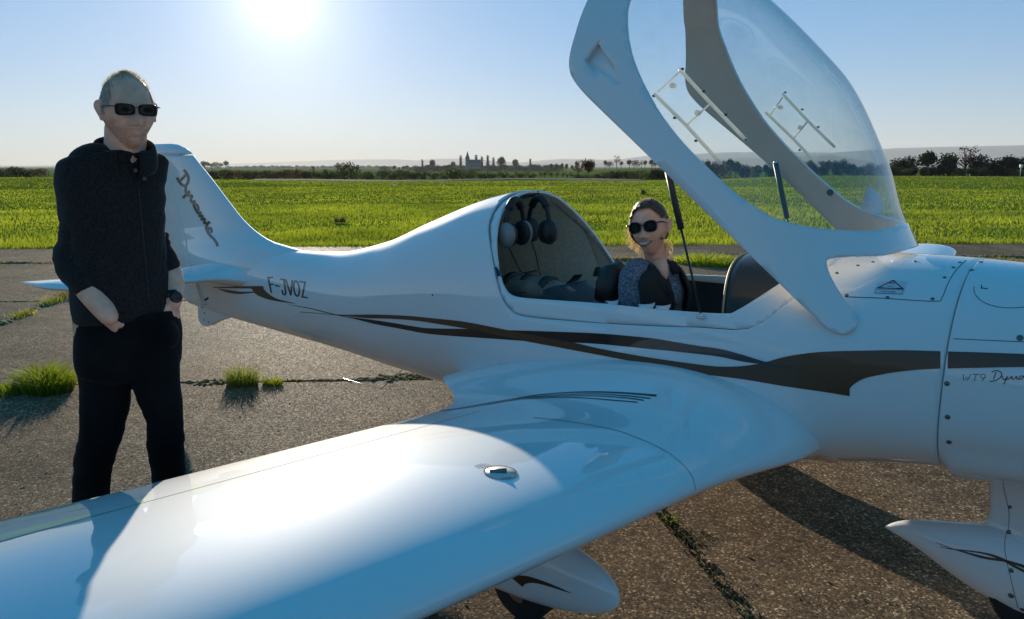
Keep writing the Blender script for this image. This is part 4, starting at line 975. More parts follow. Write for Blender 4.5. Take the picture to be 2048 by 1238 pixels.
tuft('grass_tuft',j(92,778),1500,.23,.26,BLADE,'large bright green grass tuft in the joint left of the man, by the left edge',lean=.95)
tuft('grass_tuft',j(15,785),500,.16,.11,BLADE,'low grass tuft at the extreme left, beside the large bright green one',lean=.95)
tuft('grass_tuft',j(485,768),700,.13,.20,leafmat('pale_weed',(.14,.17,.03),(.32,.36,.06),.5),'feathery pale weed tuft in the joint between the man and the tail antenna',w_=.004,lean=.8)
tuft('grass_tuft',j(545,768),260,.08,.10,BLADE,'small low weed tuft just right of the feathery one in the same joint')
tuft('grass_tuft',j(1415,527),1300,.55,.24,BLADE,'bushy green tuft on the far joint, right behind the seated woman',w_=.012,lean=.9)
tuft('grass_tuft',j(1500,526),600,.40,.20,BLADE,'second bushy tuft on the far joint, half hidden by the instrument hood',w_=.012)
tuft('grass_tuft',j(2010,523),400,.35,.12,DRY,'straw-coloured tuft past the far wing tip at the right edge',w_=.01)
tuft('weed_patch',j(1385,1072),260,.11,.035,leafmat('dark_weed',(.025,.035,.018),(.05,.07,.02),.6),'dark flattened weed in the crack under the near wing, broad end',w_=.004,lean=1.6)
tuft('weed_patch',j(1340,1038),160,.05,.03,leafmat('lime_weed',(.16,.2,.03),(.3,.36,.05),.6),'small lime green weed at the top end of the crack under the near wing',w_=.006,lean=1.2)
tuft('weed_patch',j(1640,902),30,.02,.035,DRY,'tiny straw sprig behind the near wing root, under the fuselage',w_=.003,lean=.8)
for i,(u,v,l) in enumerate(((830,752,'rust brown moss cushion in the joint below the tail boom antenna'),(760,758,'flat dark moss cushion left of the rust brown one, at the whip end'),(430,765,'ochre moss cushion in the joint right beside the man'))):
    c=j(u,v); bm=bmesh.new(); 
    for k in range(90):
        s=random.uniform(.008,.028); p=c+DA*random.gauss(0,.12)+NA*random.gauss(0,.028)
        bmesh.ops.create_icosphere(bm,subdivisions=2,radius=s,matrix=Matrix.Translation(p+Vector((0,0,-.008)))@Matrix.Diagonal((1.3,1,.8,1)))
    for v_ in bm.verts: v_.co+=Vector((0,0,1))*.012*mnoise.noise(v_.co*45)
    ob('moss_cushion',bm,varied(M('moss_tone',(.1,.08,.02),.95),((.09,.05,.015),(.03,.028,.012),(.13,.10,.025))[i],((.20,.12,.03),(.08,.07,.02),(.26,.2,.06))[i],30,bump=.7,bscale=150,dist=.01),None,kind='stuff')
# small things out on the field
MW=M('white_marker',(.75,.75,.72),.5)
for i,(u,v,l) in enumerate(((790,371.5,'small white marker lying on the field left of the church line'),(885,366,'white edge marker below the church, on the field crest'),(1910,344.5,'white edge marker before the dark trees at right, nearest the canopy'))):
    p=onZ(u,v,.05) if v>348 else polar(u,138,.0); bm=box(p+Vector((0,0,.06)),(.28 if i==0 else .12,.12,.08 if i==0 else .28),bev=.02); ob('field_marker',bm,MW,None,label=l,category='marker')
for i,(u,l) in enumerate(((2008,'square white board in front of the dark trees, taller of the two posts at right'),(2026,'narrow white board beside the square one'),(2044,'narrow white board at the right edge'))):
    p=polar(u,136,-.1); t=empty('sign_board',p,label=l,category='sign'); ob('post',tube([p,p+Vector((0,0,1.2 if i else 1.6))],.05,6),MW,t); ob('board',box(p+Vector((0,0,(1.0 if i else 1.5))),(.35,.35,.5 if i else .45),rz=.7,bev=.02),MW,t)
WILT=leafmat('wilted_stem',(.10,.10,.03),(.15,.14,.04),.7)
for i,(u,v,l) in enumerate(((1286,388,'dark thistle standing on the field left of the gas strut'),(680,444,'small thistle standing in the field above the tail boom'),(1180,383,'flat dark weed patch on the field above the cockpit hoop'))):
    c=onZ(u,v,0); n=60; tuft('field_weed',c,n,.18 if i<2 else .6,.5 if i==0 else .28,WILT,l,w_=.03,lean=.5)
# ---------------------------------------------------------------- trees, hedges and the village
def crown_mesh(name,lobes,n,size,seed=0,flat=.8):
    """leaf clumps spread through lobes [(x,y,z,rx,ry,rz)]"""
    g=np.random.default_rng(seed); vol=np.array([l[3]*l[4]*l[5] for l in lobes])**.7; pick=g.choice(len(lobes),n,p=vol/vol.sum()); L=np.array(lobes)[pick]
    d=g.normal(size=(n,3)); d/=np.linalg.norm(d,axis=1)[:,None]; r=g.uniform(.25,1.05,n)**.45
    c=L[:,:3]+d*r[:,None]*L[:,3:]*(1+.18*g.normal(size=(n,1)))
    a=g.normal(size=(n,3)); a/=np.linalg.norm(a,axis=1)[:,None]; b=np.cross(a,g.normal(size=(n,3))); b/=np.linalg.norm(b,axis=1)[:,None]
    s=size*g.uniform(.5,1.5,n)[:,None]; V=np.stack([c-a*s,c-b*s*.6,c+a*s,c+b*s*.6],1).reshape(-1,3)
    F=np.arange(n*4).reshape(-1,4); me=bpy.data.meshes.new(name); me.from_pydata(V.tolist(),[],F.tolist()); me.update(); return me
LEAFS={'dark':leafmat('evergreen_leaf',(.022,.032,.012),(.03,.045,.012),.6,mixf=.3),'olive':leafmat('olive_leaf',(.045,.05,.018),(.07,.075,.02),.6,mixf=.35),
 'brown':leafmat('autumn_leaf',(.07,.04,.022),(.10,.055,.022),.6,mixf=.35),'green':leafmat('hedge_leaf',(.05,.065,.018),(.09,.11,.022),.6,mixf=.35)}
BARK=M('bark',(.035,.028,.022),.9)
def make_kind(kind,h,w_,leaf,n,size,seed):
    """returns (crown mesh, trunk mesh); unit base at the origin"""
    rs=random.Random(seed); lobes=[]; bm=bmesh.new()
    if kind=='round':
        for k in range(7): a=rs.uniform(0,2*PI); q=rs.uniform(.1,.5); lobes.append((math.cos(a)*q*w_,math.sin(a)*q*w_,h*rs.uniform(.5,.8),w_*.5,w_*.5,h*.22))
        th=.55
    elif kind=='poplar':
        for k in range(8): lobes.append((rs.uniform(-.1,.1)*w_,rs.uniform(-.1,.1)*w_,h*(.15+.1*k),w_*(.55 if k<5 else .35),w_*.5,h*.11))
        th=.8
    elif kind=='bush':
        for k in range(9): a=rs.uniform(0,2*PI); q=rs.uniform(0,.75); lobes.append((math.cos(a)*q*w_,math.sin(a)*q*w_,h*rs.uniform(.12,.72),w_*rs.uniform(.35,.55),w_*.45,h*rs.uniform(.2,.3)))
        th=.3
    elif kind=='bare':
        for k in range(9): a=rs.uniform(0,2*PI); q=rs.uniform(.1,.6); lobes.append((math.cos(a)*q*w_,math.sin(a)*q*w_,h*rs.uniform(.45,.9),w_*.32,w_*.32,h*.13))
        th=.75
    tube_bm(bm,[(0,0,-.5),(0,0,h*.2),(.02*w_,0,h*th)],[.03*h+.02,.025*h,.008*h],6)
    for k in range(8 if kind=='bare' else 5):
        a=rs.uniform(0,2*PI); z0=h*rs.uniform(.2,th*.8); L_=w_*rs.uniform(.5,.9)
        tube_bm(bm,[(0,0,z0),(math.cos(a)*L_*.5,math.sin(a)*L_*.5,z0+h*.16),(math.cos(a)*L_*.8,math.sin(a)*L_*.8,z0+h*.34)],[.012*h,.007*h,.003*h],5)
    tm=bpy.data.meshes.new('trunk'); bm.to_mesh(tm); bm.free(); tm.materials.append(BARK)
    cm=crown_mesh('crown',lobes,n,size,seed); cm.materials.append(LEAFS[leaf]); return cm,tm
def plant(name,kind,pos,s,rz,label,cat,group=None,sz=None):
    cm,tm=kind; t=empty(name,pos,rz,label=label,category=cat); t.scale=(s,s,s*(sz or 1))
    if group: t['group']=group
    for nm,me in (('crown',cm),('trunk',tm)):
        o=bpy.data.objects.new(nm,me); C.objects.link(o); o.parent=t
    return t
K={'bushA':make_kind('bush',1,.75,'olive',900,.045,1),'bushB':make_kind('bush',1,.8,'green',900,.045,2),'bushC':make_kind('bush',1,.7,'brown',700,.045,3),
 'scrag':make_kind('bare',1,.5,'olive',260,.03,4),'darkA':make_kind('bush',1,.62,'dark',1500,.04,5),'darkB':make_kind('round',1,.42,'dark',1300,.04,6),'bare':make_kind('bare',1,.42,'brown',420,.028,7),
 'round':make_kind('round',1,.38,'brown',700,.05,8),'roundg':make_kind('round',1,.42,'green',700,.05,9),'poplar':make_kind('poplar',1,.12,'olive',300,.035,10),'autumn':make_kind('round',1,.52,'brown',1500,.04,11)}
rs=random.Random(21)
def gz(p): return terr(p.x,p.y)
# embankment beyond the crest
P=[]
for i in range(90):
    u=420+960*i/89; c=polar(u,112+6*math.sin(i*.13)); top=zat(357.0-1.0*ss(900,1300,u),112)+.05*mnoise.noise(Vector((i*.3,0,0))); e_=min(1,min(i,89-i)/10); r=[]
    fd=(c-CAM); fd.z=0; fd.normalize()
    for dd,zz in ((-5,-1.9),(-3,-1.2),(-1.2,top-.25),(0,top),(.4,top-.15),(2,top-.7),(9,-2.2)): r.append((c.x+fd.x*dd,c.y+fd.y*dd,-1.6+(zz+1.6)*e_))
    P.append(r)
ob('embankment',grid_mesh('emb',P),varied(M('scrub',(.03,.03,.015),.95),(.018,.02,.010),(.05,.045,.022),.8,bump=.5,bscale=6,dist=.3),None,kind='structure')
def hedge_run(u0,u1,step,r,topf,kinds,label,group,name='hedge_bush',ov=2.3):
    u=u0
    while u<u1:
        rr=r+rs.uniform(-4,9); p=polar(u,rr); g=gz(p); top=zat(topf(u)+rs.uniform(-2.2,2.5),rr); h=max(top-g,1.0); p.z=g-.1
        k=rs.choice(kinds); s=h; t=plant(name,K[k],p,s,rs.uniform(0,6.3),label,'shrub',group,sz=1.0)
        wpx=step*rs.uniform(.7,1.3); t.scale=(max(.8*s,wpx/FPX*rr*ov/1.2),)*2+(s,)
        u+=wpx
hedge_run(-60,118,11,150,lambda u:331+2*math.sin(u*.08),['bushA','bushC','bushC'],'brown leafless bush in the long hedge beyond the field, left of the man','hedge bushes beyond the field at left')
hedge_run(400,640,9,135,lambda u:336.5+2*math.sin(u*.05),['bushC','bushA','bushC'],'reddish brown bush in the hedge row between the fin and the big round bush','hedge bushes right of the fin')
hedge_run(640,1060,9,140,lambda u:338+2.5*math.sin(u*.045),['bushA','bushB','scrag'],'olive bush in the hedge row above the tail boom','hedge bushes above the tail boom')
hedge_run(1060,1200,10,140,lambda u:342+3*math.sin(u*.05),['bushB','scrag','bushA'],'loose green bush in the hedge behind the cockpit hoop','hedge bushes behind the hoop')
hedge_run(1200,1345,9,138,lambda u:339-.03*(u-1200),['bushB','bushA','darkA'],'dense dark bush in the hedge left of the canopy arm','hedge bushes left of the canopy arm')
hedge_run(1345,1765,11,138,lambda u:323+5*math.sin(u*.03)+3*math.sin(u*.09),['darkA','darkB','bushA','darkA'],'dark bush of the tree belt seen through the open canopy','bushes seen through the canopy')
plant('bush',K['bushA'],polar(700,128,-1.0),3.4,.4,'large round bush rising above the hedge row, right of the fin','shrub')
plant('bush',K['bushB'],polar(908,132,-1.1),2.9,1.4,'broad bush rising above the hedge row below the church','shrub')
plant('tree',K['scrag'],polar(418,126,-1.0),3.0,1.4,'thin bare tree just right of the fin leading edge','tree')
def tr(kind,u,vt,r,label,cat='tree',wide=1,vb=None,name='tree',group=None):
    p=polar(u,r); p.z=gz(p)-.1 if vb is None else zat(vb,r); h=zat(vt,r)-p.z; t=plant(name,K[kind],p,h,rs.uniform(0,6.3),label,cat,group); t.scale=(h*wide,h*wide,h); return t
tr('bare',1152,321,128,'leafless tree beside the brown-leaved tree above the cockpit hoop',wide=.85,vb=357)
tr('autumn',1172,319,128,'tree with rust brown leaves above the cockpit hoop',wide=.75,vb=357)
for u,vt,k,w_,l in ((1785,314,'darkA',1.2,'low dark tree just right of the canopy glass'),(1825,306,'darkB',1.1,'round dark tree, second in the dark belt right of the canopy'),(1868,308,'darkA',1.2,'broad dark tree, third in the dark belt at right'),(1900,300,'bare',1.2,'thin half-bare tree standing above the dark belt at right'),(1932,311,'darkA',1.3,'flat-topped dark tree right of the half-bare one'),(1985,315,'darkB',1.6,'low dark tree before the white boards'),(2042,307,'darkB',1.4,'round dark tree at the right edge'),(1765,318,'darkA',1.4,'dark bush touching the canopy glass outline'),(1960,318,'darkA',1.5,'dark bush filling the gap left of the white boards'),(2015,316,'darkA',1.5,'dark bush behind the white boards'),(2090,310,'darkA',1.5,'dark bush beyond the right edge')):
    tr(k,u,vt-1,146+rs.uniform(-3,4),l,wide=w_)
hedge_run(1745,2110,15,141,lambda u:330+2*math.sin(u*.06),['darkA','bushA','darkA'],'low dark bush at the foot of the dark tree belt at right','low bushes under the dark belt',ov=1.6)
# rows and clumps in the valley
hedge_run(1100,1185,9,640,lambda u:325+2*math.sin(u*.2),['roundg','round'],'tree of the avenue seen left of the brown-leaved tree','distant avenue trees, left end',name='avenue_tree',ov=1.0)
for i,u in enumerate((1204,1213,1226,1235,1251,1260,1274,1281,1294,1301,1313,1320)):
    tr(('round','roundg','bare','bushC')[(i*7)%4] if i!=2 else 'bare',u,(312 if i==2 else 320+rs.uniform(-2.5,2.5)),660+rs.uniform(-30,30),'small round-headed tree in the distant avenue left of the canopy arm',wide=1.1,vb=334,name='avenue_tree',group='avenue trees left of the canopy arm')
def run2(u0,u1,step,r,vt,vb,kinds,label,group,name='distant_tree',wide=1.5,jit=2):
    u=u0
    while u<u1:
        t=tr(rs.choice(kinds),u,vt+rs.uniform(-jit,jit),r*rs.uniform(.97,1.04),label,wide=wide,vb=vb,name=name,group=group); u+=step*rs.uniform(.7,1.3)
run2(392,476,9,1500,324,336,['roundg','darkB','bushA'],'tree of the distant wood clump right of the fin top','distant wood clump',wide=1.3,jit=3)
run2(476,800,7,2500,331,337,['bushA','darkA','roundg'],'tree of the far woodland line beyond the fields','far woodland line',wide=2.0,jit=1.2)
run2(770,850,9,1000,332,341,['roundg','bushA'],'small tree at the left foot of the village hill','trees at the left foot of the village',wide=1.4)
tr('roundg',640,332,800,'lone small round tree in the valley field left of the village',wide=1.3,vb=341)
run2(840,1120,5,900,330.5,344,['bushA','darkA','roundg','darkB'],'dark garden tree among the village houses','village garden trees',wide=1.7,jit=3)
for u,vt,l in ((851,317,'slim poplar at the left end of the village'),(925,309,'poplar touching the church on its left'),(955,308,'tall poplar just right of the church'),(966,311,'second poplar right of the church'),(977,309,'third and tall poplar right of the church'),(988,313,'fourth poplar right of the church'),(1059,316,'bare slim tree towards the right end of the village')): tr('poplar',u,vt,880,l,vb=342,name='poplar',wide=1.3)
for u,vt,l in ((870,318,'rounded tree left of the church'),(1003,313,'conical dark tree right of the poplars'),(1030,317,'round tree at the right of the village'),(910,322,'low tree left of the church')): tr('darkB' if u==1003 else 'roundg',u,vt,880,l,vb=342,wide=.9)
WALLM=M('pale_house_wall',(.26,.24,.20),.9); ROOFM=M('tiled_roof',(.10,.06,.045),.9); STONE=M('church_stone',(.19,.175,.155),.9); SLATE=M('slate',(.05,.055,.065),.8); WIN=M('dark_window',(.03,.03,.035),.4)
def house(u,v,r,w_,d_,hw,hr,label,rz):
    p=polar(u,r); p.z=zat(v,r)-1; t=empty('village_house',p,rz,label=label,category='house')
    bm=bmesh.new(); box_bm(bm,(0,0,hw/2),(w_,d_,hw)); me=bpy.data.meshes.new('wall'); bm.to_mesh(me); bm.free(); me.materials.append(WALLM); o=bpy.data.objects.new('wall',me); C.objects.link(o); o.parent=t
    V=[(-w_/2-.3,-d_/2-.3,hw),(w_/2+.3,-d_/2-.3,hw),(w_/2+.3,d_/2+.3,hw),(-w_/2-.3,d_/2+.3,hw),(-w_/2,0,hw+hr),(w_/2,0,hw+hr)]
    me=pmesh('roof',V,[(0,1,5,4),(2,3,4,5),(0,4,3),(1,2,5),(3,2,1,0)]); me.materials.append(ROOFM); o=bpy.data.objects.new('roof',me); C.objects.link(o); o.parent=t
    bm=bmesh.new(); box_bm(bm,(w_*.3,0,hw+hr),(.6,.6,1.4)); me=bpy.data.meshes.new('chimney'); bm.to_mesh(me); bm.free(); me.materials.append(ROOFM); c=bpy.data.objects.new('chimney',me); C.objects.link(c); c.parent=o
    for k in (-.3,0,.3):
        bm=bmesh.new(); box_bm(bm,(k*w_,-d_/2-.02,hw*.55),(1.0,.1,1.3)); me=bpy.data.meshes.new('window'); bm.to_mesh(me); bm.free(); me.materials.append(WIN); c=bpy.data.objects.new('window',me); C.objects.link(c); c.parent=t
for i,(u,v,w_,hw,hr,l) in enumerate(((862,335,14,4,3,'leftmost village house with a long low roof'),(885,334,11,4,3.2,'village house left of the church, half behind a tree'),(905,333,10,5,3,'village house next to the church on its left'),(962,334,12,4.5,3.5,'village house below the tall poplars'),(985,335,15,4,3,'long village house right of the poplars'),(1018,334,12,4,3.4,'village house between the conical tree and the round tree'),(1042,335,13,4,3,'low village house under the round tree at the right'),(1068,334,14,4,3.6,'village house with a broad roof towards the right end'),(1092,335,16,3.6,3.2,'last long village house at the right end'))):
    house(u,v+5,935,w_*.62,6,hw*.62,hr*.7,l,YAW-PI/2+(-.3,.2,.1,-.2,.3,0,-.1,.25,.1)[i])
p=polar(938,860); p.z=zat(334,860)-2; CH=empty('village_church',p,YAW-PI/2+.15,label='pale stone church with a pointed slate spire on the village hill',category='church')
def chp(name,me,mat,parent=None):
    me.materials.append(mat); o=bpy.data.objects.new(name,me); C.objects.link(o); o.parent=parent or CH; return o
def bxm(c,s): bm=bmesh.new(); box_bm(bm,c,s); me=bpy.data.meshes.new('b'); bm.to_mesh(me); bm.free(); return me
TW=chp('tower',bxm((0,0,5.5),(4.2,4.2,11)),STONE)
chp('spire',pmesh('s',[(-2.3,-2.3,11),(2.3,-2.3,11),(2.3,2.3,11),(-2.3,2.3,11),(0,0,19.5)],[(0,1,4),(1,2,4),(2,3,4),(3,0,4),(3,2,1,0)]),SLATE,TW)
for dx in (-2,2):
    for dy in (-2,2): chp('pinnacle',pmesh('s',[(dx-.4,dy-.4,11),(dx+.4,dy-.4,11),(dx+.4,dy+.4,11),(dx-.4,dy+.4,11),(dx,dy,13.5)],[(0,1,4),(1,2,4),(2,3,4),(3,0,4),(3,2,1,0)]),STONE,TW)
for dx in (-.8,.8): chp('belfry_opening',bxm((dx,-2.12,8.8),(.7,.12,1.8)),WIN,TW)
chp('nave',bxm((8,0,3.2),(13,7,6.4)),STONE)
chp('nave_roof',pmesh('r',[(1.6,-3.8,6.4),(14.8,-3.8,6.4),(14.8,3.8,6.4),(1.6,3.8,6.4),(1.8,0,10),(14.6,0,10)],[(0,1,5,4),(2,3,4,5),(0,4,3),(1,2,5),(3,2,1,0)]),SLATE)
for k in range(4): chp('nave_window',bxm((3.6+2.9*k,-3.52,3.6),(.9,.12,2.4)),WIN)
# far hills
HILL=varied(M('hill',(.035,.05,.04),.95),(.03,.045,.035),(.055,.065,.045),.004)
def ridge(r,tops,name,thick=1500,base=-20):
    P=[]
    us=[-1400+40*i for i in range(int(4900/40)+1)]
    for u in us:
        v=interp(u,[a for a,_ in tops],[b_ for _,b_ in tops])+.5*mnoise.noise(Vector((u*.02,r,0)))+.3*mnoise.noise(Vector((u*.07,r,0)))
        c=polar(u,r); z=zat(v,c_ if False else (Vector((c.x-CAM.x,c.y-CAM.y,0)).length)); d=(c-CAM); d.z=0; d.normalize(); row=[]
        for dd,f in ((-thick,0),(-thick*.5,.35),(-thick*.2,.8),(0,1),(thick*.4,.95),(thick,0)): row.append((c.x+d.x*dd,c.y+d.y*dd,base+(z-base)*f))
        P.append(row)
    return ob(name,grid_mesh(name,P),HILL,None,kind='structure')
ridge(8300,[(-1400,325),(0,331),(400,330),(560,325),(700,320),(800,319),(840,321),(880,318),(960,318),(1000,323),(1040,325),(1120,318),(1160,319),(1220,320),(1280,313),(1330,312),(1450,306),(1560,306),(1640,308),(1700,304),(1760,301),(1900,299),(2050,298),(2600,300),(3500,310)],'hills')
ridge(5200,[(-1400,331),(0,333),(500,331),(800,329),(1100,327),(1300,325),(1420,318),(1560,314),(1640,312),(1700,322),(1800,330),(2050,330),(3500,330)],'hills',thick=900,base=-20)
# ---------------------------------------------------------------- haze
HZ=bpy.data.materials.new('haze_air'); HZ.use_nodes=True; N=HZ.node_tree.nodes; L=HZ.node_tree.links; N.clear(); o_=N.new('ShaderNodeOutputMaterial'); pv=N.new('ShaderNodeVolumePrincipled')
pv.inputs['Color'].default_value=(.97,.98,1.0,1); pv.inputs['Density'].default_value=.9e-4; pv.inputs['Anisotropy'].default_value=.1; L.new(pv.outputs[0],o_.inputs['Volume'])
ob('haze',box((0,0,115),(19600,19600,290)),HZ,None,smooth=False,kind='stuff')
# ---------------------------------------------------------------- people
def frame_at(P0):
    """local frame: X to image right, Y away from the camera, Z up; origin under P0"""
    return Matrix.Translation((P0.x,P0.y,0))@Matrix.Rotation(YAW-PI/2,4,'Z')
def mk_mp(P0):
    inv=frame_at(P0).inverted(); D=(P0-CAM).dot(FH)
    def mp(u,v,dy=0):
        d=ray(u,v); p=CAM+d*((D+dy)/d.dot(FH)); return inv@p
    return mp
def add_ell(bm,c,r,rot=None,seg=20):
    m=Matrix.Translation(c)@(rot.to_4x4() if rot else Matrix.Identity(4))@Matrix.Diagonal((*r,1)); bmesh.ops.create_uvsphere(bm,u_segments=seg,v_segments=seg//2,radius=1,matrix=m)
def add_cap(bm,pts,rad,seg=16):
    """rounded, tapered limb through several joints"""
    pts=[Vector(p) for p in pts]; P=smooth_poly(pts,8*len(pts)) if len(pts)>2 else pts; n=len(P)
    R=[interp(i/(n-1),[k/(len(rad)-1) for k in range(len(rad))],rad) for i in range(n)]
    tube_bm(bm,P,R,seg); add_ell(bm,P[0],(R[0],)*3,seg=14); add_ell(bm,P[-1],(R[-1],)*3,seg=14)
def add_loft(bm,levels,yaw,seg=36,pw=2.3):
    """levels: (centre, half width, half depth)"""
    rings=[]
    for c,a,b in levels:
        r=[]
        for k in range(seg):
            t=2*PI*k/seg; cs,sn=math.cos(t),math.sin(t); q=(abs(cs)**pw+abs(sn)**pw)**(-1/pw); x,y=a*cs*q,b*sn*q
            r.append(bm.verts.new((c[0]+x*math.cos(yaw)-y*math.sin(yaw),c[1]+x*math.sin(yaw)+y*math.cos(yaw),c[2])))
        rings.append(r)
    for i in range(len(rings)-1):
        for k in range(seg): bm.faces.new((rings[i][k],rings[i][(k+1)%seg],rings[i+1][(k+1)%seg],rings[i+1][k]))
    bm.faces.new(rings[0][::-1]); bm.faces.new(rings[-1])
def lv(L,n):
    """resample a list of levels smoothly"""
    out=[];m=len(L)
    ts=list(range(m))
    for i in range(n):
        t=(m-1)*i/(n-1); f=lambda g: interp(t,ts,[g(l) for l in L]); out.append((Vector((f(lambda l:l[0][0]),f(lambda l:l[0][1]),f(lambda l:l[0][2]))),f(lambda l:l[1]),f(lambda l:l[2])))
    return out
def fuse(name,bm,mat,parent,voxel,smooth=6,wrinkle=None,fac=.5):
    bmesh.ops.recalc_face_normals(bm,faces=bm.faces)
    me=bpy.data.meshes.new(name); bm.to_mesh(me); bm.free(); me.materials.append(mat)
    o=bpy.data.objects.new(name,me); C.objects.link(o); o.parent=parent
    r=o.modifiers.new('r','REMESH'); r.mode='VOXEL'; r.voxel_size=voxel; r.use_smooth_shade=True
    if smooth: s=o.modifiers.new('s','SMOOTH'); s.factor=fac; s.iterations=smooth
    apply_mods(o); me=o.data
    if not me.materials: me.materials.append(mat)
    if wrinkle:
        co=[v.co.copy() for v in me.vertices]; no=[v.normal.copy() for v in me.vertices]
        for v,c,n in zip(me.vertices,co,no): v.co=c+n*wrinkle(c)
    me.polygons.foreach_set('use_smooth',[True]*len(me.polygons)); return o
def G(x,s): return math.exp(-(x/s)**2)
def head_pts(female=False,nu=110,nv=84,smile=False):
    """head surface in face coordinates: x to the figure's left, y forward, z up, origin mid-head; about 0.24 m tall"""
    Wd,Dp,Ht=(.0725,.094,.112) if female else (.078,.099,.119); R=[]
    for i in range(nv+1):
        ph=PI*(i/nv)-PI/2; row=[]
        for k in range(nu):
            th=2*PI*k/nu; x,y,z=math.cos(ph)*math.sin(th),math.cos(ph)*math.cos(th),math.sin(ph)
            # cranium wider behind, narrower jaw
            jaw=ss(.05,-1,z) if False else max(0,min(1,(-z-.02)/.98)); jaw=jaw*jaw*(3-2*jaw)
            X=x*Wd*(1-.36*jaw)*(1+.05*ss(.6,-.6,y)*(1-jaw)); Y=y*Dp*(1-.10*jaw if y>0 else 1-.42*jaw); Z=z*Ht
            sq=(abs(x)**2.6+abs(y)**2.6+abs(z)**2.6)**(-1/2.6)*.06+.94; X*=sq;Y*=sq;Z*=sq
            if y>0:
                # flatten the face plane
                f=ss(.35,.95,y); Y-=.010*f*ss(.55,.1,abs(z-.05)) if False else .006*f*(1-abs(z))
                xs,zs=X,Z
                brow=.006*G(zs-.026,.010)*G(xs,.038); sock=-.010*G(zs-.006,.013)*(G(abs(xs)-.031,.016)); cheek=.006*G(zs+.028,.022)*G(abs(xs)-.036,.020)
                nz_=G(xs,.0085+.0045*ss(0,-.04,zs)) if False else G(xs,.009+.0045*max(0,min(1,-zs/.035)))
                prof=0
                if zs<.016 and zs>-.045: t=(.016-zs)/.052; prof=.005+.021*t**1.1 if t<1 else .026*(1-(t-1)/.18)
                nose=max(prof,0)*nz_+ .006*G(zs+.036,.007)*G(abs(xs)-.013,.006)
                mz=-.060; ml=.027 if smile else .023
                lips=(.0065*G(zs-mz-.006,.0048)+.0075*G(zs-mz+.008,.0058))*G(xs,ml); crease=-.0055*G(zs-mz+.0006,.0022)*G(xs,ml*1.05)
                mound=.006*G(zs-mz,.022)*G(xs,.028); chin=.010*G(zs+.098,.016)*G(xs,.024); dip=-.004*G(zs+.079,.006)*G(xs,.022)
                if smile: cheek*=1.9; lips*=.75; mound*=1.2
                Y+=(brow+sock+cheek+nose+lips+crease+mound+chin+dip)*f
            if y>.15: Z-=.006*ss(.2,1,y)*jaw
            row.append(Vector((X,Y,Z)))
        R.append(row)
    return R
def orient(yaw,pitch=0,roll=0):
    """face frame -> local frame; yaw 0 looks at the camera (-Y), positive turns to image right"""
    # base: figure's left (x) = image right, forward (y) = -Y
    base=Matrix(((1,0,0),(0,-1,0),(0,0,1)))
    return Matrix.Rotation(yaw,3,'Z')@Matrix.Rotation(roll,3,'Y')@Matrix.Rotation(pitch,3,'X')@base
def head_bm(bm,c,Rm,sc=1,**k):
    P=head_pts(**k); rows=[[bm.verts.new(Vector(c)+Rm@(p*sc)) for p in r] for r in P[1:-1]]
    lo=bm.verts.new(Vector(c)+Rm@(P[0][0]*sc)); hi=bm.verts.new(Vector(c)+Rm@(P[-1][0]*sc)); n=len(rows[0])
    for i in range(len(rows)-1):
        for j_ in range(n): bm.faces.new((rows[i][j_],rows[i][(j_+1)%n],rows[i+1][(j_+1)%n],rows[i+1][j_]))
    for j_ in range(n): bm.faces.new((lo,rows[0][(j_+1)%n],rows[0][j_])); bm.faces.new((hi,rows[-1][j_],rows[-1][(j_+1)%n]))
def ears(bm,c,Rm,sc=1):
    for s in (-1,1):
        pts=[(s*.077,-.004,-.022),(s*.084,-.010,-.006),(s*.090,-.017,.014),(s*.086,-.010,.027),(s*.080,.002,.026),(s*.078,.005,.012)]
        add_cap(bm,[Vector(c)+Rm@(Vector(p)*sc) for p in pts],[.006,.0065,.0065,.006,.0055,.005],8)
        add_ell(bm,Vector(c)+Rm@(Vector((s*.080,-.004,.004))*sc),(.006*sc,.013*sc,.024*sc),Rm,12); add_ell(bm,Vector(c)+Rm@(Vector((s*.080,-.002,-.024))*sc),(.005*sc,.008*sc,.009*sc),Rm,10)
def skinm(name,col):
    m=M(name,col,.5,Subsurface_Weight=.12); b=m.node_tree.nodes['Principled BSDF']; b.inputs['Subsurface Radius'].default_value=(.012,.005,.003); b.inputs['Subsurface Scale'].default_value=.6
    varied(m,tuple(c*.86 for c in col),tuple(min(1,c*1.1) for c in col),28,bump=.25,bscale=400,dist=.0006); return m
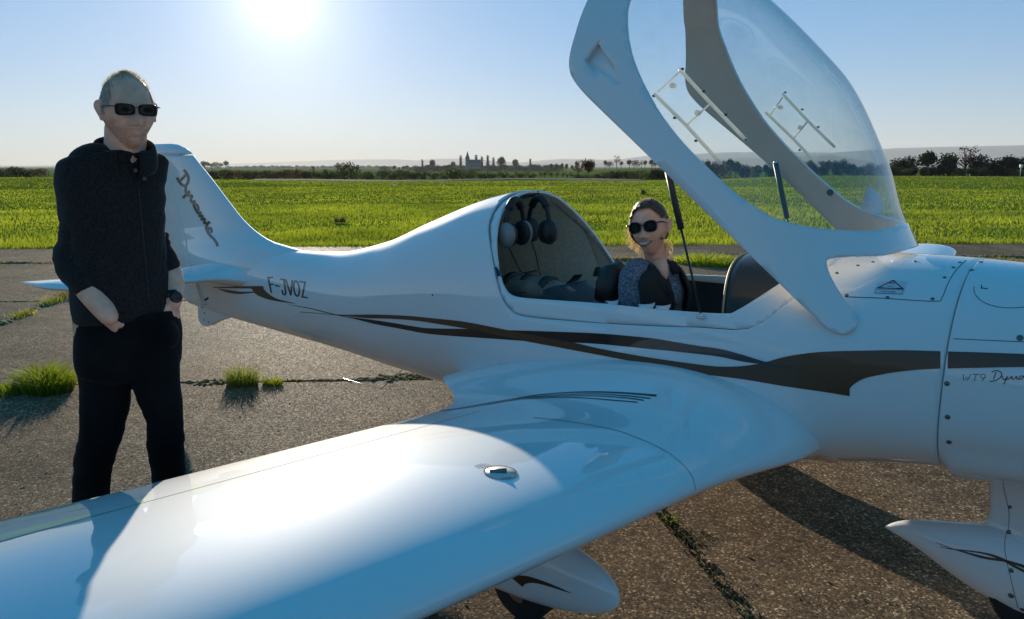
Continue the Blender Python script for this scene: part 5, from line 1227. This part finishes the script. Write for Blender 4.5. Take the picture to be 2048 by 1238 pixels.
def hand(bm,wrist,dirv,palmn,sc=1,curl=.6,thumb=1,tuck=0):
    """palm and five separate fingers; dirv along the hand, palmn out of the back of the hand"""
    d=Vector(dirv).normalized(); n=Vector(palmn); n=(n-d*n.dot(d)).normalized(); s=d.cross(n)
    w0=Vector(wrist); 
    for t,a,b_ in ((.0,.026,.019),(.35,.034,.017),(.7,.040,.016),(1,.040,.013)): add_ell(bm,w0+d*(.085*t+.01)*sc,(.02*sc,)*3,seg=10)
    add_ell(bm,w0+d*.048*sc,(.040*sc,.050*sc,.0155*sc),Matrix((s,d,n)).transposed(),16)
    for k,(off,L_) in enumerate(((-.030,.062),(-.010,.074),(.010,.080),(.029,.070))):
        p0=w0+d*.080*sc+s*off*sc; c=curl; p1=p0+(d*math.cos(c*.6)-n*math.sin(c*.6))*L_*.45*sc; p2=p1+(d*math.cos(c*1.6)-n*math.sin(c*1.6))*L_*.32*sc; p3=p2+(d*math.cos(c*2.4)-n*math.sin(c*2.4))*L_*.25*sc
        add_cap(bm,[p0,p1,p2,p3],[.0095*sc,.009*sc,.0082*sc,.007*sc],9)
    p0=w0+d*.02*sc+s*.030*thumb*sc; add_cap(bm,[p0-s*.012*tuck*thumb,p0+(d*.7+s*.6*(1-tuck)*thumb-n*(.2+.5*tuck)).normalized()*.042*sc,p0+(d*.95+s*.35*(1-2*tuck)*thumb-n*(.3+.6*tuck)).normalized()*.075*sc],[.013*sc,.011*sc,.0085*sc],9)
# ---- the standing man
KNIT=M('charcoal_knit',(.022,.021,.024),.95,spec=.15); N,L,b=nodes(KNIT)
tk=N.new('ShaderNodeTexCoord'); nk=N.new('ShaderNodeTexNoise'); nk.inputs['Scale'].default_value=260; nk.inputs['Detail'].default_value=3; L.new(tk.outputs['Object'],nk.inputs[0])
rk=N.new('ShaderNodeValToRGB'); e=rk.color_ramp.elements; e[0].position=.35; e[0].color=(.010,.008,.008,1); e[1].position=.7; e[1].color=(.040,.032,.032,1); L.new(nk.outputs[0],rk.inputs[0]); L.new(rk.outputs[0],b.inputs['Base Color'])
wv=N.new('ShaderNodeTexWave'); wv.inputs['Scale'].default_value=95; wv.inputs['Distortion'].default_value=1.5; L.new(tk.outputs['Object'],wv.inputs[0]); bk=N.new('ShaderNodeBump'); bk.inputs['Strength'].default_value=.5; bk.inputs['Distance'].default_value=.002; L.new(wv.outputs[0],bk.inputs['Height']); L.new(bk.outputs[0],b.inputs['Normal'])
b.inputs['Sheen Weight'].default_value=.12; b.inputs['Sheen Roughness'].default_value=.4
DENIM=varied(M('dark_denim',(.012,.014,.024),.85,spec=.1),(.004,.004,.004),(.010,.009,.010),7,bump=.35,bscale=500,dist=.001); nodes(DENIM)[2].inputs['Sheen Weight'].default_value=.04
SKIN=skinm('skin',(.82,.42,.29)); SKINW=skinm('skin_woman',(.76,.40,.28))
MP0=CAM+FH*2.43+RT*0; MP0=Vector((MP0.x,MP0.y,0))+RT*((255-1024)/FPX*2.43*math.cos(PITCH)*1.0)
d_=ray(255,620); MP0=CAM+d_*(2.43/d_.dot(FH)); mp=mk_mp(MP0)
MAN=empty('person',(MP0.x,MP0.y,0),YAW-PI/2,label='standing man in dark pullover and jeans with sunglasses, hands in pockets',category='person')
BY=math.radians(50)
m_=lambda u,v,dy=0: mp(u,v,dy)
hc=m_(256,223,-.02); HR=orient(math.radians(38),math.radians(3),math.radians(0)); HS=.94
bm=bmesh.new(); head_bm(bm,hc,HR,HS); ears(bm,hc,HR,HS)
add_cap(bm,[m_(252,258,.01),m_(250,295,.02),m_(245,335,.03)],[.060,.060,.068])
add_loft(bm,lv([(m_(242,325,.03),.09,.07),(m_(232,345,.03),.14,.08),(m_(226,400,.03),.14,.09),(m_(236,500,.02),.14,.10),(m_(248,640,.02),.15,.105),(m_(256,700,.02),.145,.105)],14),BY)
rs_=m_(170,352,-.04); re_=m_(141,512,-.055); rw_=m_(217,632,-.128); rh_=m_(226,650,-.125)
add_cap(bm,[m_(200,345,.02),rs_,m_(160,430,-.055),re_],[.045,.042,.038,.036]); add_cap(bm,[re_,m_(176,573,-.095),rw_],[.038,.042,.0285])
hand(bm,rw_,m_(226,712,.06)-rw_,Vector((-.35,-.95,.0)),.95,.12,-1,1)
ls_=m_(292,352,.10); le_=m_(326,505,.13); lw_=m_(346,604,.04)
add_cap(bm,[m_(258,345,.05),m_(282,356,.09),m_(306,490,.13),le_],[.045,.038,.034,.034]); add_cap(bm,[le_,m_(345,560,.09),lw_],[.034,.036,.027])
hand(bm,lw_,m_(332,665,.02)-lw_,Vector((.9,-.4,0)),1.0,.5,1,1)
lf=[m_(212,735,-.0),m_(206,850,-.02),m_(190,905,-.01),m_(181,1000,.02),m_(172,1205,.03)]; rf=[m_(308,735,.02),m_(326,830,-.0),m_(332,900,.01),m_(338,960,.03),m_(346,1200,.04)]
add_cap(bm,lf,[.066,.052,.042,.04,.034]); add_cap(bm,rf,[.062,.048,.042,.04,.034])
for f_,s in ((lf,-.35),(rf,.25)):
    a_=f_[-1]; add_cap(bm,[Vector((a_.x,a_.y+.03,.05)),Vector((a_.x+.04+s*.05,a_.y-.09,.045)),Vector((a_.x+.06+s*.08,a_.y-.17,.035))],[.035,.036,.03])
BODY=fuse('body',bm,SKIN,MAN,.0036,2)
# pullover: torso, sleeves with pushed-up cuffs
bm=bmesh.new()
add_loft(bm,lv([(m_(248,300,.03),.080,.070),(m_(238,310,.03),.138,.084),(m_(229,328,.03),.166,.090),(m_(223,365,.025),.163,.104),(m_(227,430,.015),.152,.106),(m_(235,500,.010),.146,.104),(m_(243,560,.010),.149,.108),(m_(250,612,.010),.156,.116),(m_(254,636,.010),.150,.110)],30),BY)
def fold(c):
    w=.0055*mnoise.noise(Vector((c.x*9,c.y*9,c.z*22)))+.007*mnoise.noise(Vector((c.x*4+3,c.y*4,c.z*6)))
    return w+.0008*mnoise.noise(c*120)
SWT=fuse('pullover',bm,KNIT,MAN,.006,7,fold)
def sfold(c): return .006*mnoise.noise(Vector((c.x*10,c.y*10,c.z*34)))+.0075*mnoise.noise(Vector((c.x*6+5,c.y*6,c.z*13)))*1.0
bm=bmesh.new(); add_cap(bm,[m_(215,328,.0),m_(171,341,-.05),m_(163,430,-.06),m_(150,508,-.055)],[.060,.066,.060,.053])
add_cap(bm,[m_(145,505,-.055),m_(154,540,-.075),m_(170,563,-.098)],[.054,.052,.049])
for (u,v,r_,dy) in ((134,497,.034,-.06),(131,517,.035,-.065),(138,534,.034,-.075),(160,512,.03,-.09)): add_ell(bm,m_(u,v,dy),(r_,r_,r_*.45))
fuse('sleeve',bm,KNIT,MAN,.006,5,sfold)
bm=bmesh.new(); add_cap(bm,[m_(262,335,.05),m_(276,350,.08),m_(288,430,.11),m_(306,490,.13),m_(332,528,.10)],[.055,.054,.052,.050,.042])
for (u,v,r_,dy) in ((320,470,.028,.13),(325,484,.026,.125)): add_ell(bm,m_(u,v,dy),(r_,r_,r_*.4))
fuse('sleeve',bm,KNIT,MAN,.006,5,sfold)
# stand-up collar, open in front and flopped to his left
P=[]
cb=m_(249,297,.02)
for i in range(45):
    t=i/44; a=math.radians(-62+-(360-85)*t) ; a=-PI/2+BY+math.radians(24)+math.radians(312)*t if False else (-PI/2+BY*.6)+math.radians(20)+math.radians(320)*t
    back=.5-.5*math.cos((t)*2*PI); h=.050+.028*back; r0=.088; r1=.074+.020*(1-back)
    c=Vector((cb.x,cb.y,cb.z)); row=[]
    drop=-.055*(1-back)**1.5
    for s in range(6):
        q=s/5; r_=r0+(r1-r0)*q+.006*math.sin(q*PI); row.append((c.x+r_*math.cos(a)*1.02,c.y+r_*math.sin(a)*.93,c.z-.035+drop+h*q+.030*(1-back)*q))
    P.append(row)
COL=ob('collar',grid_mesh('collar',P),KNIT,None); COL.parent=MAN; COL.matrix_basis=Matrix.Identity(4); md=COL.modifiers.new('s','SOLIDIFY'); md.thickness=.011; md.offset=1; md=COL.modifiers.new('q','SUBSURF'); md.levels=1; apply_mods(COL)
def lob(name,bm,mat,parent,smooth=True):
    """object already in the figure's local frame"""
    me=bpy.data.meshes.new(name); bm.to_mesh(me); bm.free(); me.materials.append(mat)
    if smooth: me.polygons.foreach_set('use_smooth',[True]*len(me.polygons))
    o=bpy.data.objects.new(name,me); C.objects.link(o); o.parent=parent; return o
BTN=M('horn_button',(.10,.09,.09),.35)
B_SW=bvh_of([SWT]); inv_m=frame_at(MP0).inverted()
def on_sw(u,v,off=.003,b_=None): return inv_m@cast(u,v,b_ or B_SW,off)[0]
for (u,v,dy) in ((270,341,0),(290,333,0),(302,326,0),(287,357,0)):
    p=on_sw(u,v); bm=bmesh.new(); tube_bm(bm,[p+Vector((0,.004,0)),p,p+Vector((.001,-.004,0))],[.006,.007,.005],14); lob('button',bm,BTN,MAN)
bm=bmesh.new(); tube_bm(bm,[on_sw(274,348+k*35-(0),.001) if False else on_sw(274+k*3.2,348+k*34,.0005) for k in range(9)],.0018,6); lob('placket_seam',bm,BLACK,MAN)
# jeans
bm=bmesh.new()
add_loft(bm,lv([(m_(256,622,.012),.150,.108),(m_(258,660,.012),.160,.114),(m_(259,700,.012),.160,.114),(m_(260,735,.015),.152,.106),(m_(261,752,.02),.12,.09)],14),BY*.7)
add_cap(bm,[m_(214,715,0),m_(211,780,-.01),m_(205,850,-.02),m_(191,905,-.01),m_(182,985,.015),m_(174,1212,.03)],[.089,.078,.067,.062,.058,.052]); add_cap(bm,[m_(304,715,.02),m_(315,775,.01),m_(328,835,.0),m_(332,900,.01),m_(338,960,.03),m_(347,1208,.04)],[.086,.073,.060,.058,.055,.050])
add_ell(bm,m_(229,706,-.072),(.066,.062,.060)); add_ell(bm,m_(332,668,.0),(.040,.05,.05))
def jfold(c): return .0045*mnoise.noise(Vector((c.x*8,c.y*8,c.z*16)))+.006*mnoise.noise(Vector((c.x*14,c.y*5,c.z*30)))*G(c.z-.66,.16)+.004*mnoise.noise(Vector((c.x*10,c.y*5,c.z*34)))*G(c.z-.1,.12)
JE=fuse('jeans',bm,DENIM,MAN,.006,6,jfold)
bm=bmesh.new(); B_JE=bvh_of([JE]); tube_bm(bm,[on_sw(u,v,.001,B_JE) for u,v in ((193,655),(199,664),(210,669),(225,669),(240,663),(251,650))],.0028,6); lob('pocket_hem',bm,DENIM,MAN)
bm=bmesh.new(); tube_bm(bm,[on_sw(u,v,.001,B_JE) for u,v in ((286,648),(284,680),(278,705),(268,722))],.0022,6); lob('fly_seam',bm,DENIM,MAN)
for f_,s in ((lf,-.35),(rf,.25)):
    bm=bmesh.new(); a_=f_[-1]; add_cap(bm,[Vector((a_.x,a_.y+.045,.045)),Vector((a_.x+.04+s*.05,a_.y-.09,.045)),Vector((a_.x+.065+s*.09,a_.y-.19,.035))],[.045,.048,.036]); add_cap(bm,[Vector((a_.x,a_.y+.04,.05)),Vector((a_.x,a_.y+.02,.10))],[.045,.043])
    for v_ in bm.verts: v_.co.z=max(v_.co.z,.003)
    lob('shoe',bm,BLACK,MAN)
# watch
wa=lw_.lerp(le_,.10); wd_=(le_-lw_).normalized(); bm=bmesh.new(); tube_bm(bm,[wa-wd_*.012,wa-wd_*.011,wa+wd_*.011,wa+wd_*.012],[.027,.0315,.0315,.027],20); W_=lob('watch_strap',bm,BLACK,MAN)
bm=bmesh.new(); s_=Vector((.7,-.7,.1)).normalized(); tube_bm(bm,[wa+s_*.026,wa+s_*.038,wa+s_*.040],[.019,.019,.015],20); lob('watch_case',bm,SATIN,MAN)
LENS=M('dark_lens',(.016,.013,.014),.28)
def glasses(c,Rm,parent,sc,lw,lh,fr,col,square=2.6,templ=None,tilt=.12,yy=.117,zz=.005):
    T=lambda x,y,z: Vector(c)+Rm@(Vector((x,y,z))*sc)
    e=None
    for s in (-1,1):
        ring=[]
        for k in range(28):
            t=2*PI*k/28; cs,sn=math.cos(t),math.sin(t); q=(abs(cs)**square+abs(sn)**square)**(-1/square)
            x=s*(.0325)+lw*cs*q; z=zz+lh*sn*q*(1+.10*s*cs); y=yy-.20*max(abs(x)-.015,0)**1.0*.55-.9*(x*x)
            ring.append((x,y,z))
        bm=bmesh.new(); vs=[bm.verts.new(T(*p)) for p in ring]; cc=bm.verts.new(T(s*.0325,yy-.0015,zz))
        for k in range(28): bm.faces.new((vs[k],vs[(k+1)%28],cc))
        bmesh.ops.solidify(bm,geom=bm.faces[:],thickness=.0018*sc); LN=lob('sunglass_lens',bm,LENS,parent)
        bm=bmesh.new(); tube_bm(bm,[T(*ring[k%28]) for k in range(29)],fr*sc,7,caps=False)
        tube_bm(bm,[T(s*(.0325+lw*.98),yy-.014,zz+lh*.55),T(s*.0765,yy-.030,zz+lh*.6),T(s*.0815,.02,zz+lh*.45),T(s*.080,-.012,zz+.008)],[fr*1.25*sc,fr*1.2*sc,fr*sc,fr*.9*sc],7)
        if s==-1: tube_bm(bm,[T(-.0325+lw*.9,yy+.002,zz+.005),T(0,yy+.004,zz+.008),T(.0325-lw*.9,yy+.002,zz+.005)],fr*1.1*sc,7)
        lob('sunglass_frame',bm,col,parent)
glasses(hc,HR,MAN,HS,.0275,.0170,.0014,M('brown_black_frame',(.02,.014,.014),.3),4.0)
def hair_strands(name,c,Rm,sc,n,sel,length,mat,parent,w_=.0006,droop=.3,female=False,grow=None,seed=5):
    g=random.Random(seed); P=head_pts(female=female); V=[];F=[]; pts=[(i,k) for i in range(2,len(P)-1) for k in range(len(P[0])) if sel(P[i][k])]
    for _ in range(n):
        i,k=g.choice(pts); p=P[i][k]+Vector((g.uniform(-.003,.003),g.uniform(-.003,.003),g.uniform(-.002,.002))); nn_=Vector((p.x/.078**2,p.y/.099**2,p.z/.119**2)).normalized()
        dr=(nn_+Vector((g.gauss(0,.35),g.gauss(0,.35),g.gauss(0,.3)))+(grow(p) if grow else Vector((0,0,0)))).normalized(); Ls=length*g.uniform(.5,1.4)
        p0=p; p1=p+dr*Ls*.5; p2=p+dr*Ls+Vector((0,0,-droop*Ls)); s_=dr.cross(Vector((g.uniform(-1,1),g.uniform(-1,1),g.uniform(-1,1)))).normalized()*w_
        b0=len(V); V+=[tuple(Vector(c)+Rm@(q_*sc)) for q_ in (p0-s_,p0+s_,p1+s_,p1-s_,p2)]; F+=[(b0,b0+1,b0+2,b0+3),(b0+3,b0+2,b0+4)]
    me=pmesh(name,V,F); me.materials.append(mat); o=bpy.data.objects.new(name,me); C.objects.link(o); o.parent=parent; return o
def shell(name,c,Rm,sc,sel,off,mat,parent,female=False,bump=0):
    """skin-tight cap over part of the head: hair or stubble, with an uneven edge"""
    P=head_pts(female=female,nu=120,nv=90); bm=bmesh.new(); V={}
    def vert(i,k):
        k%=120
        if (i,k) not in V:
            p=P[i][k]; nn_=Vector((p.x/.078**2,p.y/.099**2,p.z/.119**2)).normalized(); V[(i,k)]=bm.verts.new(Vector(c)+Rm@((p+nn_*(off(p)+bump*mnoise.noise(p*70)))*sc))
        return V[(i,k)]
    for i in range(1,90):
        for k in range(120):
            m4=(P[i][k]+P[i][(k+1)%120]+P[i+1 if i<90 else i][k])/3
            if sel(m4): 
                try: bm.faces.new((vert(i,k),vert(i,k+1),vert(min(i+1,90),k+1),vert(min(i+1,90),k)))
                except ValueError: pass
    return lob(name,bm,mat,parent)
HAIRM=leafmat('greying_fair_hair',(.20,.15,.10),(.85,.72,.45),.45,mixf=.4)
HAIRD=varied(M('short_side_hair',(.25,.2,.16),.8),(.26,.19,.145),(.42,.31,.24),90,bump=.6,bscale=260,dist=.002)
side=lambda p: p.z>-.012 and p.y<.046+.25*(p.z)*1 and not(p.z>.082 and abs(p.x)<.05 and p.y>.0) and p.z<.112 and (p.y<.03 or p.z>.01)
shell('side_hair',hc,HR,HS,lambda p: side(p) and (abs(p.x)>.058-.2*max(p.z-.06,0) or p.y<-.03),lambda p:.0012,HAIRD,MAN,bump=.0015)
hair_strands('hair',hc,HR,HS,1500,lambda p: p.z>.07 and p.y<.055,.012,HAIRM,MAN,w_=.00045,droop=.1,grow=lambda p:Vector((.15,.2,.5)))
hair_strands('side_hair_fringe',hc,HR,HS,900,lambda p: side(p),.006,HAIRM,MAN,w_=.0004,droop=.8)
STUB=bpy.data.materials.new('stubble'); STUB.use_nodes=True; N,L,b=nodes(STUB); b.inputs['Base Color'].default_value=(.13,.075,.05,1); b.inputs['Roughness'].default_value=.9
tn_=N.new('ShaderNodeTexCoord'); ns_=N.new('ShaderNodeTexNoise'); ns_.inputs['Scale'].default_value=230; ns_.inputs['Detail'].default_value=3; L.new(tn_.outputs['Object'],ns_.inputs[0]); rs_2=N.new('ShaderNodeMapRange'); rs_2.inputs[1].default_value=.42; rs_2.inputs[2].default_value=.62; rs_2.inputs[3].default_value=0; rs_2.inputs[4].default_value=.26; L.new(ns_.outputs[0],rs_2.inputs[0]); L.new(rs_2.outputs[0],b.inputs['Alpha'])
beard=lambda p: p.y>.0 and p.z<-.030-.4*max(p.y-.06,0)*0 and (p.z<-.048 or abs(p.x)<.030 or abs(p.x)>.052) and not(abs(p.x)<.022 and -.068<p.z<-.054) and not(abs(p.x)<.018 and p.z>-.044)
shell('stubble',hc,HR,HS,beard,lambda p:.0007,STUB,MAN)
# ---- the seated woman
WP=onY(1300,460,-.25); WP0=Vector((WP.x,WP.y,0)); D_=(WP-CAM).dot(FH); wp=mk_mp(WP)
WOM=empty('person',WP0,YAW-PI/2,label='smiling woman with sunglasses and tied-back fair hair sitting in the open cockpit',category='person')
hcw=wp(1299,457,0); HW=orient(math.radians(-26),math.radians(-4),math.radians(-9)); WS=.93
inv=frame_at(WP).inverted(); wl=lambda x,y,z: inv@Vector((x,y,z))
FY=math.radians(50)
bm=bmesh.new(); head_bm(bm,hcw,HW,WS,female=True,smile=True); ears(bm,hcw,HW,WS)
add_cap(bm,[wp(1305,490,.02),wp(1311,515,.03),wp(1313,540,.03)],[.046,.045,.055])
TL=[(wp(1312,528,.03),.075,.06),(wp(1309,540,.03),.125,.078),(wp(1306,558,.03),.150,.092),(wp(1306,585,.025),.145,.108),(wp(1306,620,.02),.132,.105),(wp(1302,660,.02),.125,.10),(wp(1296,700,.03),.14,.11)]
add_loft(bm,lv([(c,a-.012,b_-.012) for c,a,b_ in TL],14),FY)
sh=wp(1270,548,-.03); el=wp(1262,655,-.02); wr=wl(.20,-.36,.80)
add_cap(bm,[wp(1295,548,.0),sh,el],[.045,.042,.036]); add_cap(bm,[el,wr],[.036,.026]); hand(bm,wr,Vector((wl(.30,-.28,.78)-wr)),Vector((0,0,1)),.9,.5,1)
sh2=wp(1338,552,.14); el2=wl(.02,-.06,.80); wr2=wl(.22,-.12,.79)
add_cap(bm,[wp(1318,550,.05),sh2,el2],[.045,.04,.034]); add_cap(bm,[el2,wr2],[.034,.026]); hand(bm,wr2,Vector((wl(.32,-.16,.78)-wr2)),Vector((0,0,1)),.9,.5,-1)
for s in (-.09,.09):
    add_cap(bm,[wl(-.04,-.25+s,.70),wl(.40,-.25+s*1.2,.80),wl(.66,-.25+s*.9,.60)],[.082,.060,.045]); add_cap(bm,[wl(.66,-.25+s*.9,.60),wl(.76,-.25+s*.9,.585)],[.032,.026])
fuse('body',bm,SKINW,WOM,.0034,2)
SWM=M('heather_blue_knit',(.10,.12,.16),.95,spec=.15); N,L,b=nodes(SWM); tk=N.new('ShaderNodeTexCoord'); nk=N.new('ShaderNodeTexNoise'); nk.inputs['Scale'].default_value=170; nk.inputs['Detail'].default_value=2; L.new(tk.outputs['Object'],nk.inputs[0])
rk=N.new('ShaderNodeValToRGB'); e=rk.color_ramp.elements; e[0].position=.38; e[0].color=(.06,.075,.11,1); e[1].position=.66; e[1].color=(.22,.26,.33,1); L.new(nk.outputs[0],rk.inputs[0]); L.new(rk.outputs[0],b.inputs['Base Color'])
bk=N.new('ShaderNodeBump'); bk.inputs['Strength'].default_value=.5; bk.inputs['Distance'].default_value=.002; L.new(nk.outputs[0],bk.inputs['Height']); L.new(bk.outputs[0],b.inputs['Normal'])
bm=bmesh.new(); add_loft(bm,lv([(wp(1311,537,.03),.085,.066)]+TL[1:],18),FY)
add_cap(bm,[wp(1290,545,.01),wp(1269,550,-.03),wp(1262,600,-.035),wp(1262,655,-.02)],[.052,.056,.052,.048]); add_cap(bm,[el,wr.lerp(el,.15)],[.048,.036])
add_cap(bm,[wp(1320,550,.05),sh2,el2],[.05,.05,.043]); add_cap(bm,[el2,wr2.lerp(el2,.15)],[.043,.034])
add_ell(bm,wp(1338,590,-.065),(.05,.05,.055)); add_ell(bm,wp(1345,590,.06),(.05,.05,.055))
fuse('sweater',bm,SWM,WOM,.006,6,lambda c:.004*mnoise.noise(Vector((c.x*12,c.y*12,c.z*26))))
# open neckline: skin showing in a V, with a thin necklace
bm=bmesh.new(); add_cap(bm,[wp(1320,530,-.03),wp(1328,546,-.078),wp(1332,556,-.092)],[.030,.018,.005]); NV=lob('neckline_skin',bm,SKINW,WOM)
bm=bmesh.new(); tube_bm(bm,[wp(1309,530,-.05),wp(1321,544,-.098),wp(1331,543,-.09),wp(1337,528,-.03)],.0012,6); lob('necklace',bm,CHROME,WOM)
# dark gilet: two front panels and the back
bm=bmesh.new()
L18=lv([(wp(1312,531,.03),.088,.070)]+TL[1:],22)
def gil(a0,a1,lean=0,top=0):
    rows=[]
    for i,(c,a,b_) in enumerate(L18[top:]):
        row=[]; f=i/21
        for k in range(15):
            t=math.radians(a0+(a1-a0)*k/14+lean*f*(1 if k>7 else .5)) ; dirx=math.sin(t); diry=-math.cos(t)
            # ellipse in body axes, t measured from the front
            q=((abs(dirx)**2.3+abs(diry)**2.3)**(-1/2.3)); x=(a+.012)*dirx*q; y=(b_+.014+.022*G(abs(math.degrees(t))-28,18)*G(f-.45,.25))*diry*q
            row.append((c[0]+x*math.cos(FY)-y*math.sin(FY),c[1]+x*math.sin(FY)+y*math.cos(FY),c[2]))
        rows.append(row)
    me=grid_mesh('g',rows); t_=bmesh.new(); t_.from_mesh(me); return me
GIL=M('black_gilet',(.010,.010,.011),.8)
for a0,a1,ln in ((-78,-24,6),(20,80,-4),(110,250,0)):
    me=gil(a0,a1,ln); me.materials.append(GIL); o=bpy.data.objects.new('gilet_panel',me); C.objects.link(o); o.parent=WOM; md=o.modifiers.new('s','SOLIDIFY'); md.thickness=.010; md.offset=1; md=o.modifiers.new('q','SUBSURF'); md.levels=1; apply_mods(o); o.data.polygons.foreach_set('use_smooth',[True]*len(o.data.polygons))
for pts in ([wp(1290,524,.0),wp(1303,535,-.05),wp(1320,560,-.10),wp(1340,590,-.12)],[wp(1336,520,.03),wp(1346,528,-.01),wp(1352,548,-.02)]):
    bm=bmesh.new(); tube_bm(bm,pts,[.014,.020,.020,.012][:len(pts)],10,flat=.5); lob('gilet_collar',bm,GIL,WOM)
glasses(hcw,HW,WOM,WS,.0265,.0225,.0026,M('black_acetate',(.012,.010,.010),.2,coat=.5),2.4,yy=.100,zz=.006)
T=lambda x,y,z: hcw+HW@(Vector((x,y,z))*WS)
TEE=M('teeth',(.85,.78,.68),.4); LIP=M('lips',(.30,.10,.09),.45)
for nm,mat,hh,yy,xx in (('lips',LIP,.0125,.1020,.0325),('teeth',TEE,.0095,.1040,.0280)):
    bm=bmesh.new(); c0=bm.verts.new(T(0,yy+.002,-.060 if nm=='lips' else -.0585)); ring=[]
    for k in range(24):
        t=2*PI*k/24; x=xx*math.cos(t); z=-.060+ (hh*.45 if math.sin(t)>0 else hh)*math.sin(t)+.007*(x/xx)**2*(1 if nm=='lips' else .9); ring.append(bm.verts.new(T(x,yy-7*x*x*1.1,z)))
    for k in range(24): bm.faces.new((ring[k],ring[(k+1)%24],c0))
    bmesh.ops.solidify(bm,geom=bm.faces[:],thickness=.002); lob(nm,bm,mat,WOM)
HB=varied(M('brown_hair',(.03,.02,.013),.55),(.015,.010,.007),(.055,.036,.022),60,stretch=(1,1,.15),bump=.6,bscale=200,dist=.002)
HBL=leafmat('backlit_fair_hair',(.22,.14,.07),(.85,.62,.30),.45,mixf=.45)
face=lambda p: p.y>.040+.0*p.z and p.z<.078-1.1*max(abs(p.x)-.03,0)
shell('hair',hcw,HW,WS,lambda p: (not face(p)) and p.z>-.050 and not(p.x>.055 and p.z<.036 and p.y>-.045),lambda p:.007+.006*max(p.z,0)/.11,HB,WOM,female=True,bump=.004)
bm=bmesh.new(); add_ell(bm,T(0,-.105,.02),(.030,.034,.032)); lob('hair_bun',bm,HB,WOM)
def locks(name,starts,n,L_,spread,mat,w_=.0009,seed=1,sway=(0,0,0)):
    g=random.Random(seed); V=[];F=[]
    for _ in range(n):
        p=Vector(g.choice(starts))+Vector((g.gauss(0,spread),g.gauss(0,spread),g.gauss(0,spread))); pts=[p]; d=Vector((g.gauss(0,.3)+sway[0],g.gauss(0,.3)+sway[1],-1+g.gauss(0,.25)+sway[2]))
        ls=L_*g.uniform(.5,1.2)
        for k in range(4): d=d+Vector((g.gauss(0,.35),g.gauss(0,.35),-.1)); pts.append(pts[-1]+d.normalized()*ls/4)
        for k in range(4):
            s_=Vector((w_*(1-k*.2),0,0)); b0=len(V); V+=[tuple(pts[k]-s_),tuple(pts[k]+s_),tuple(pts[k+1]+s_*.8),tuple(pts[k+1]-s_*.8)]; F.append((b0,b0+1,b0+2,b0+3))
    me=pmesh(name,V,F); me.materials.append(mat); o=bpy.data.objects.new(name,me); C.objects.link(o); o.parent=WOM; return o
locks('loose_locks',[tuple(T(-.068,.012,.03)),tuple(T(-.070,.0,-.01)),tuple(T(-.060,-.01,-.04))],170,.07,.007,HBL,.0008,2,(-.1,0,0))
locks('loose_locks',[tuple(T(.030,-.06,-.06)),tuple(T(.045,-.05,-.07))],160,.05,.010,HBL,.0007,3,(.2,0,0))
hair_strands('flyaway_hair',hcw,HW,WS,1500,lambda p: p.z>.03 and p.y<.06,.022,HBL,WOM,w_=.0004,droop=.2,female=True,grow=lambda p:Vector((0,-.4,.4)),seed=8)
hair_strands('flyaway_hair',hcw,HW,WS,900,lambda p: p.x<-.045 and p.y<.045 and p.z>-.05,.016,HBL,WOM,w_=.0004,droop=.8,female=True,seed=9)
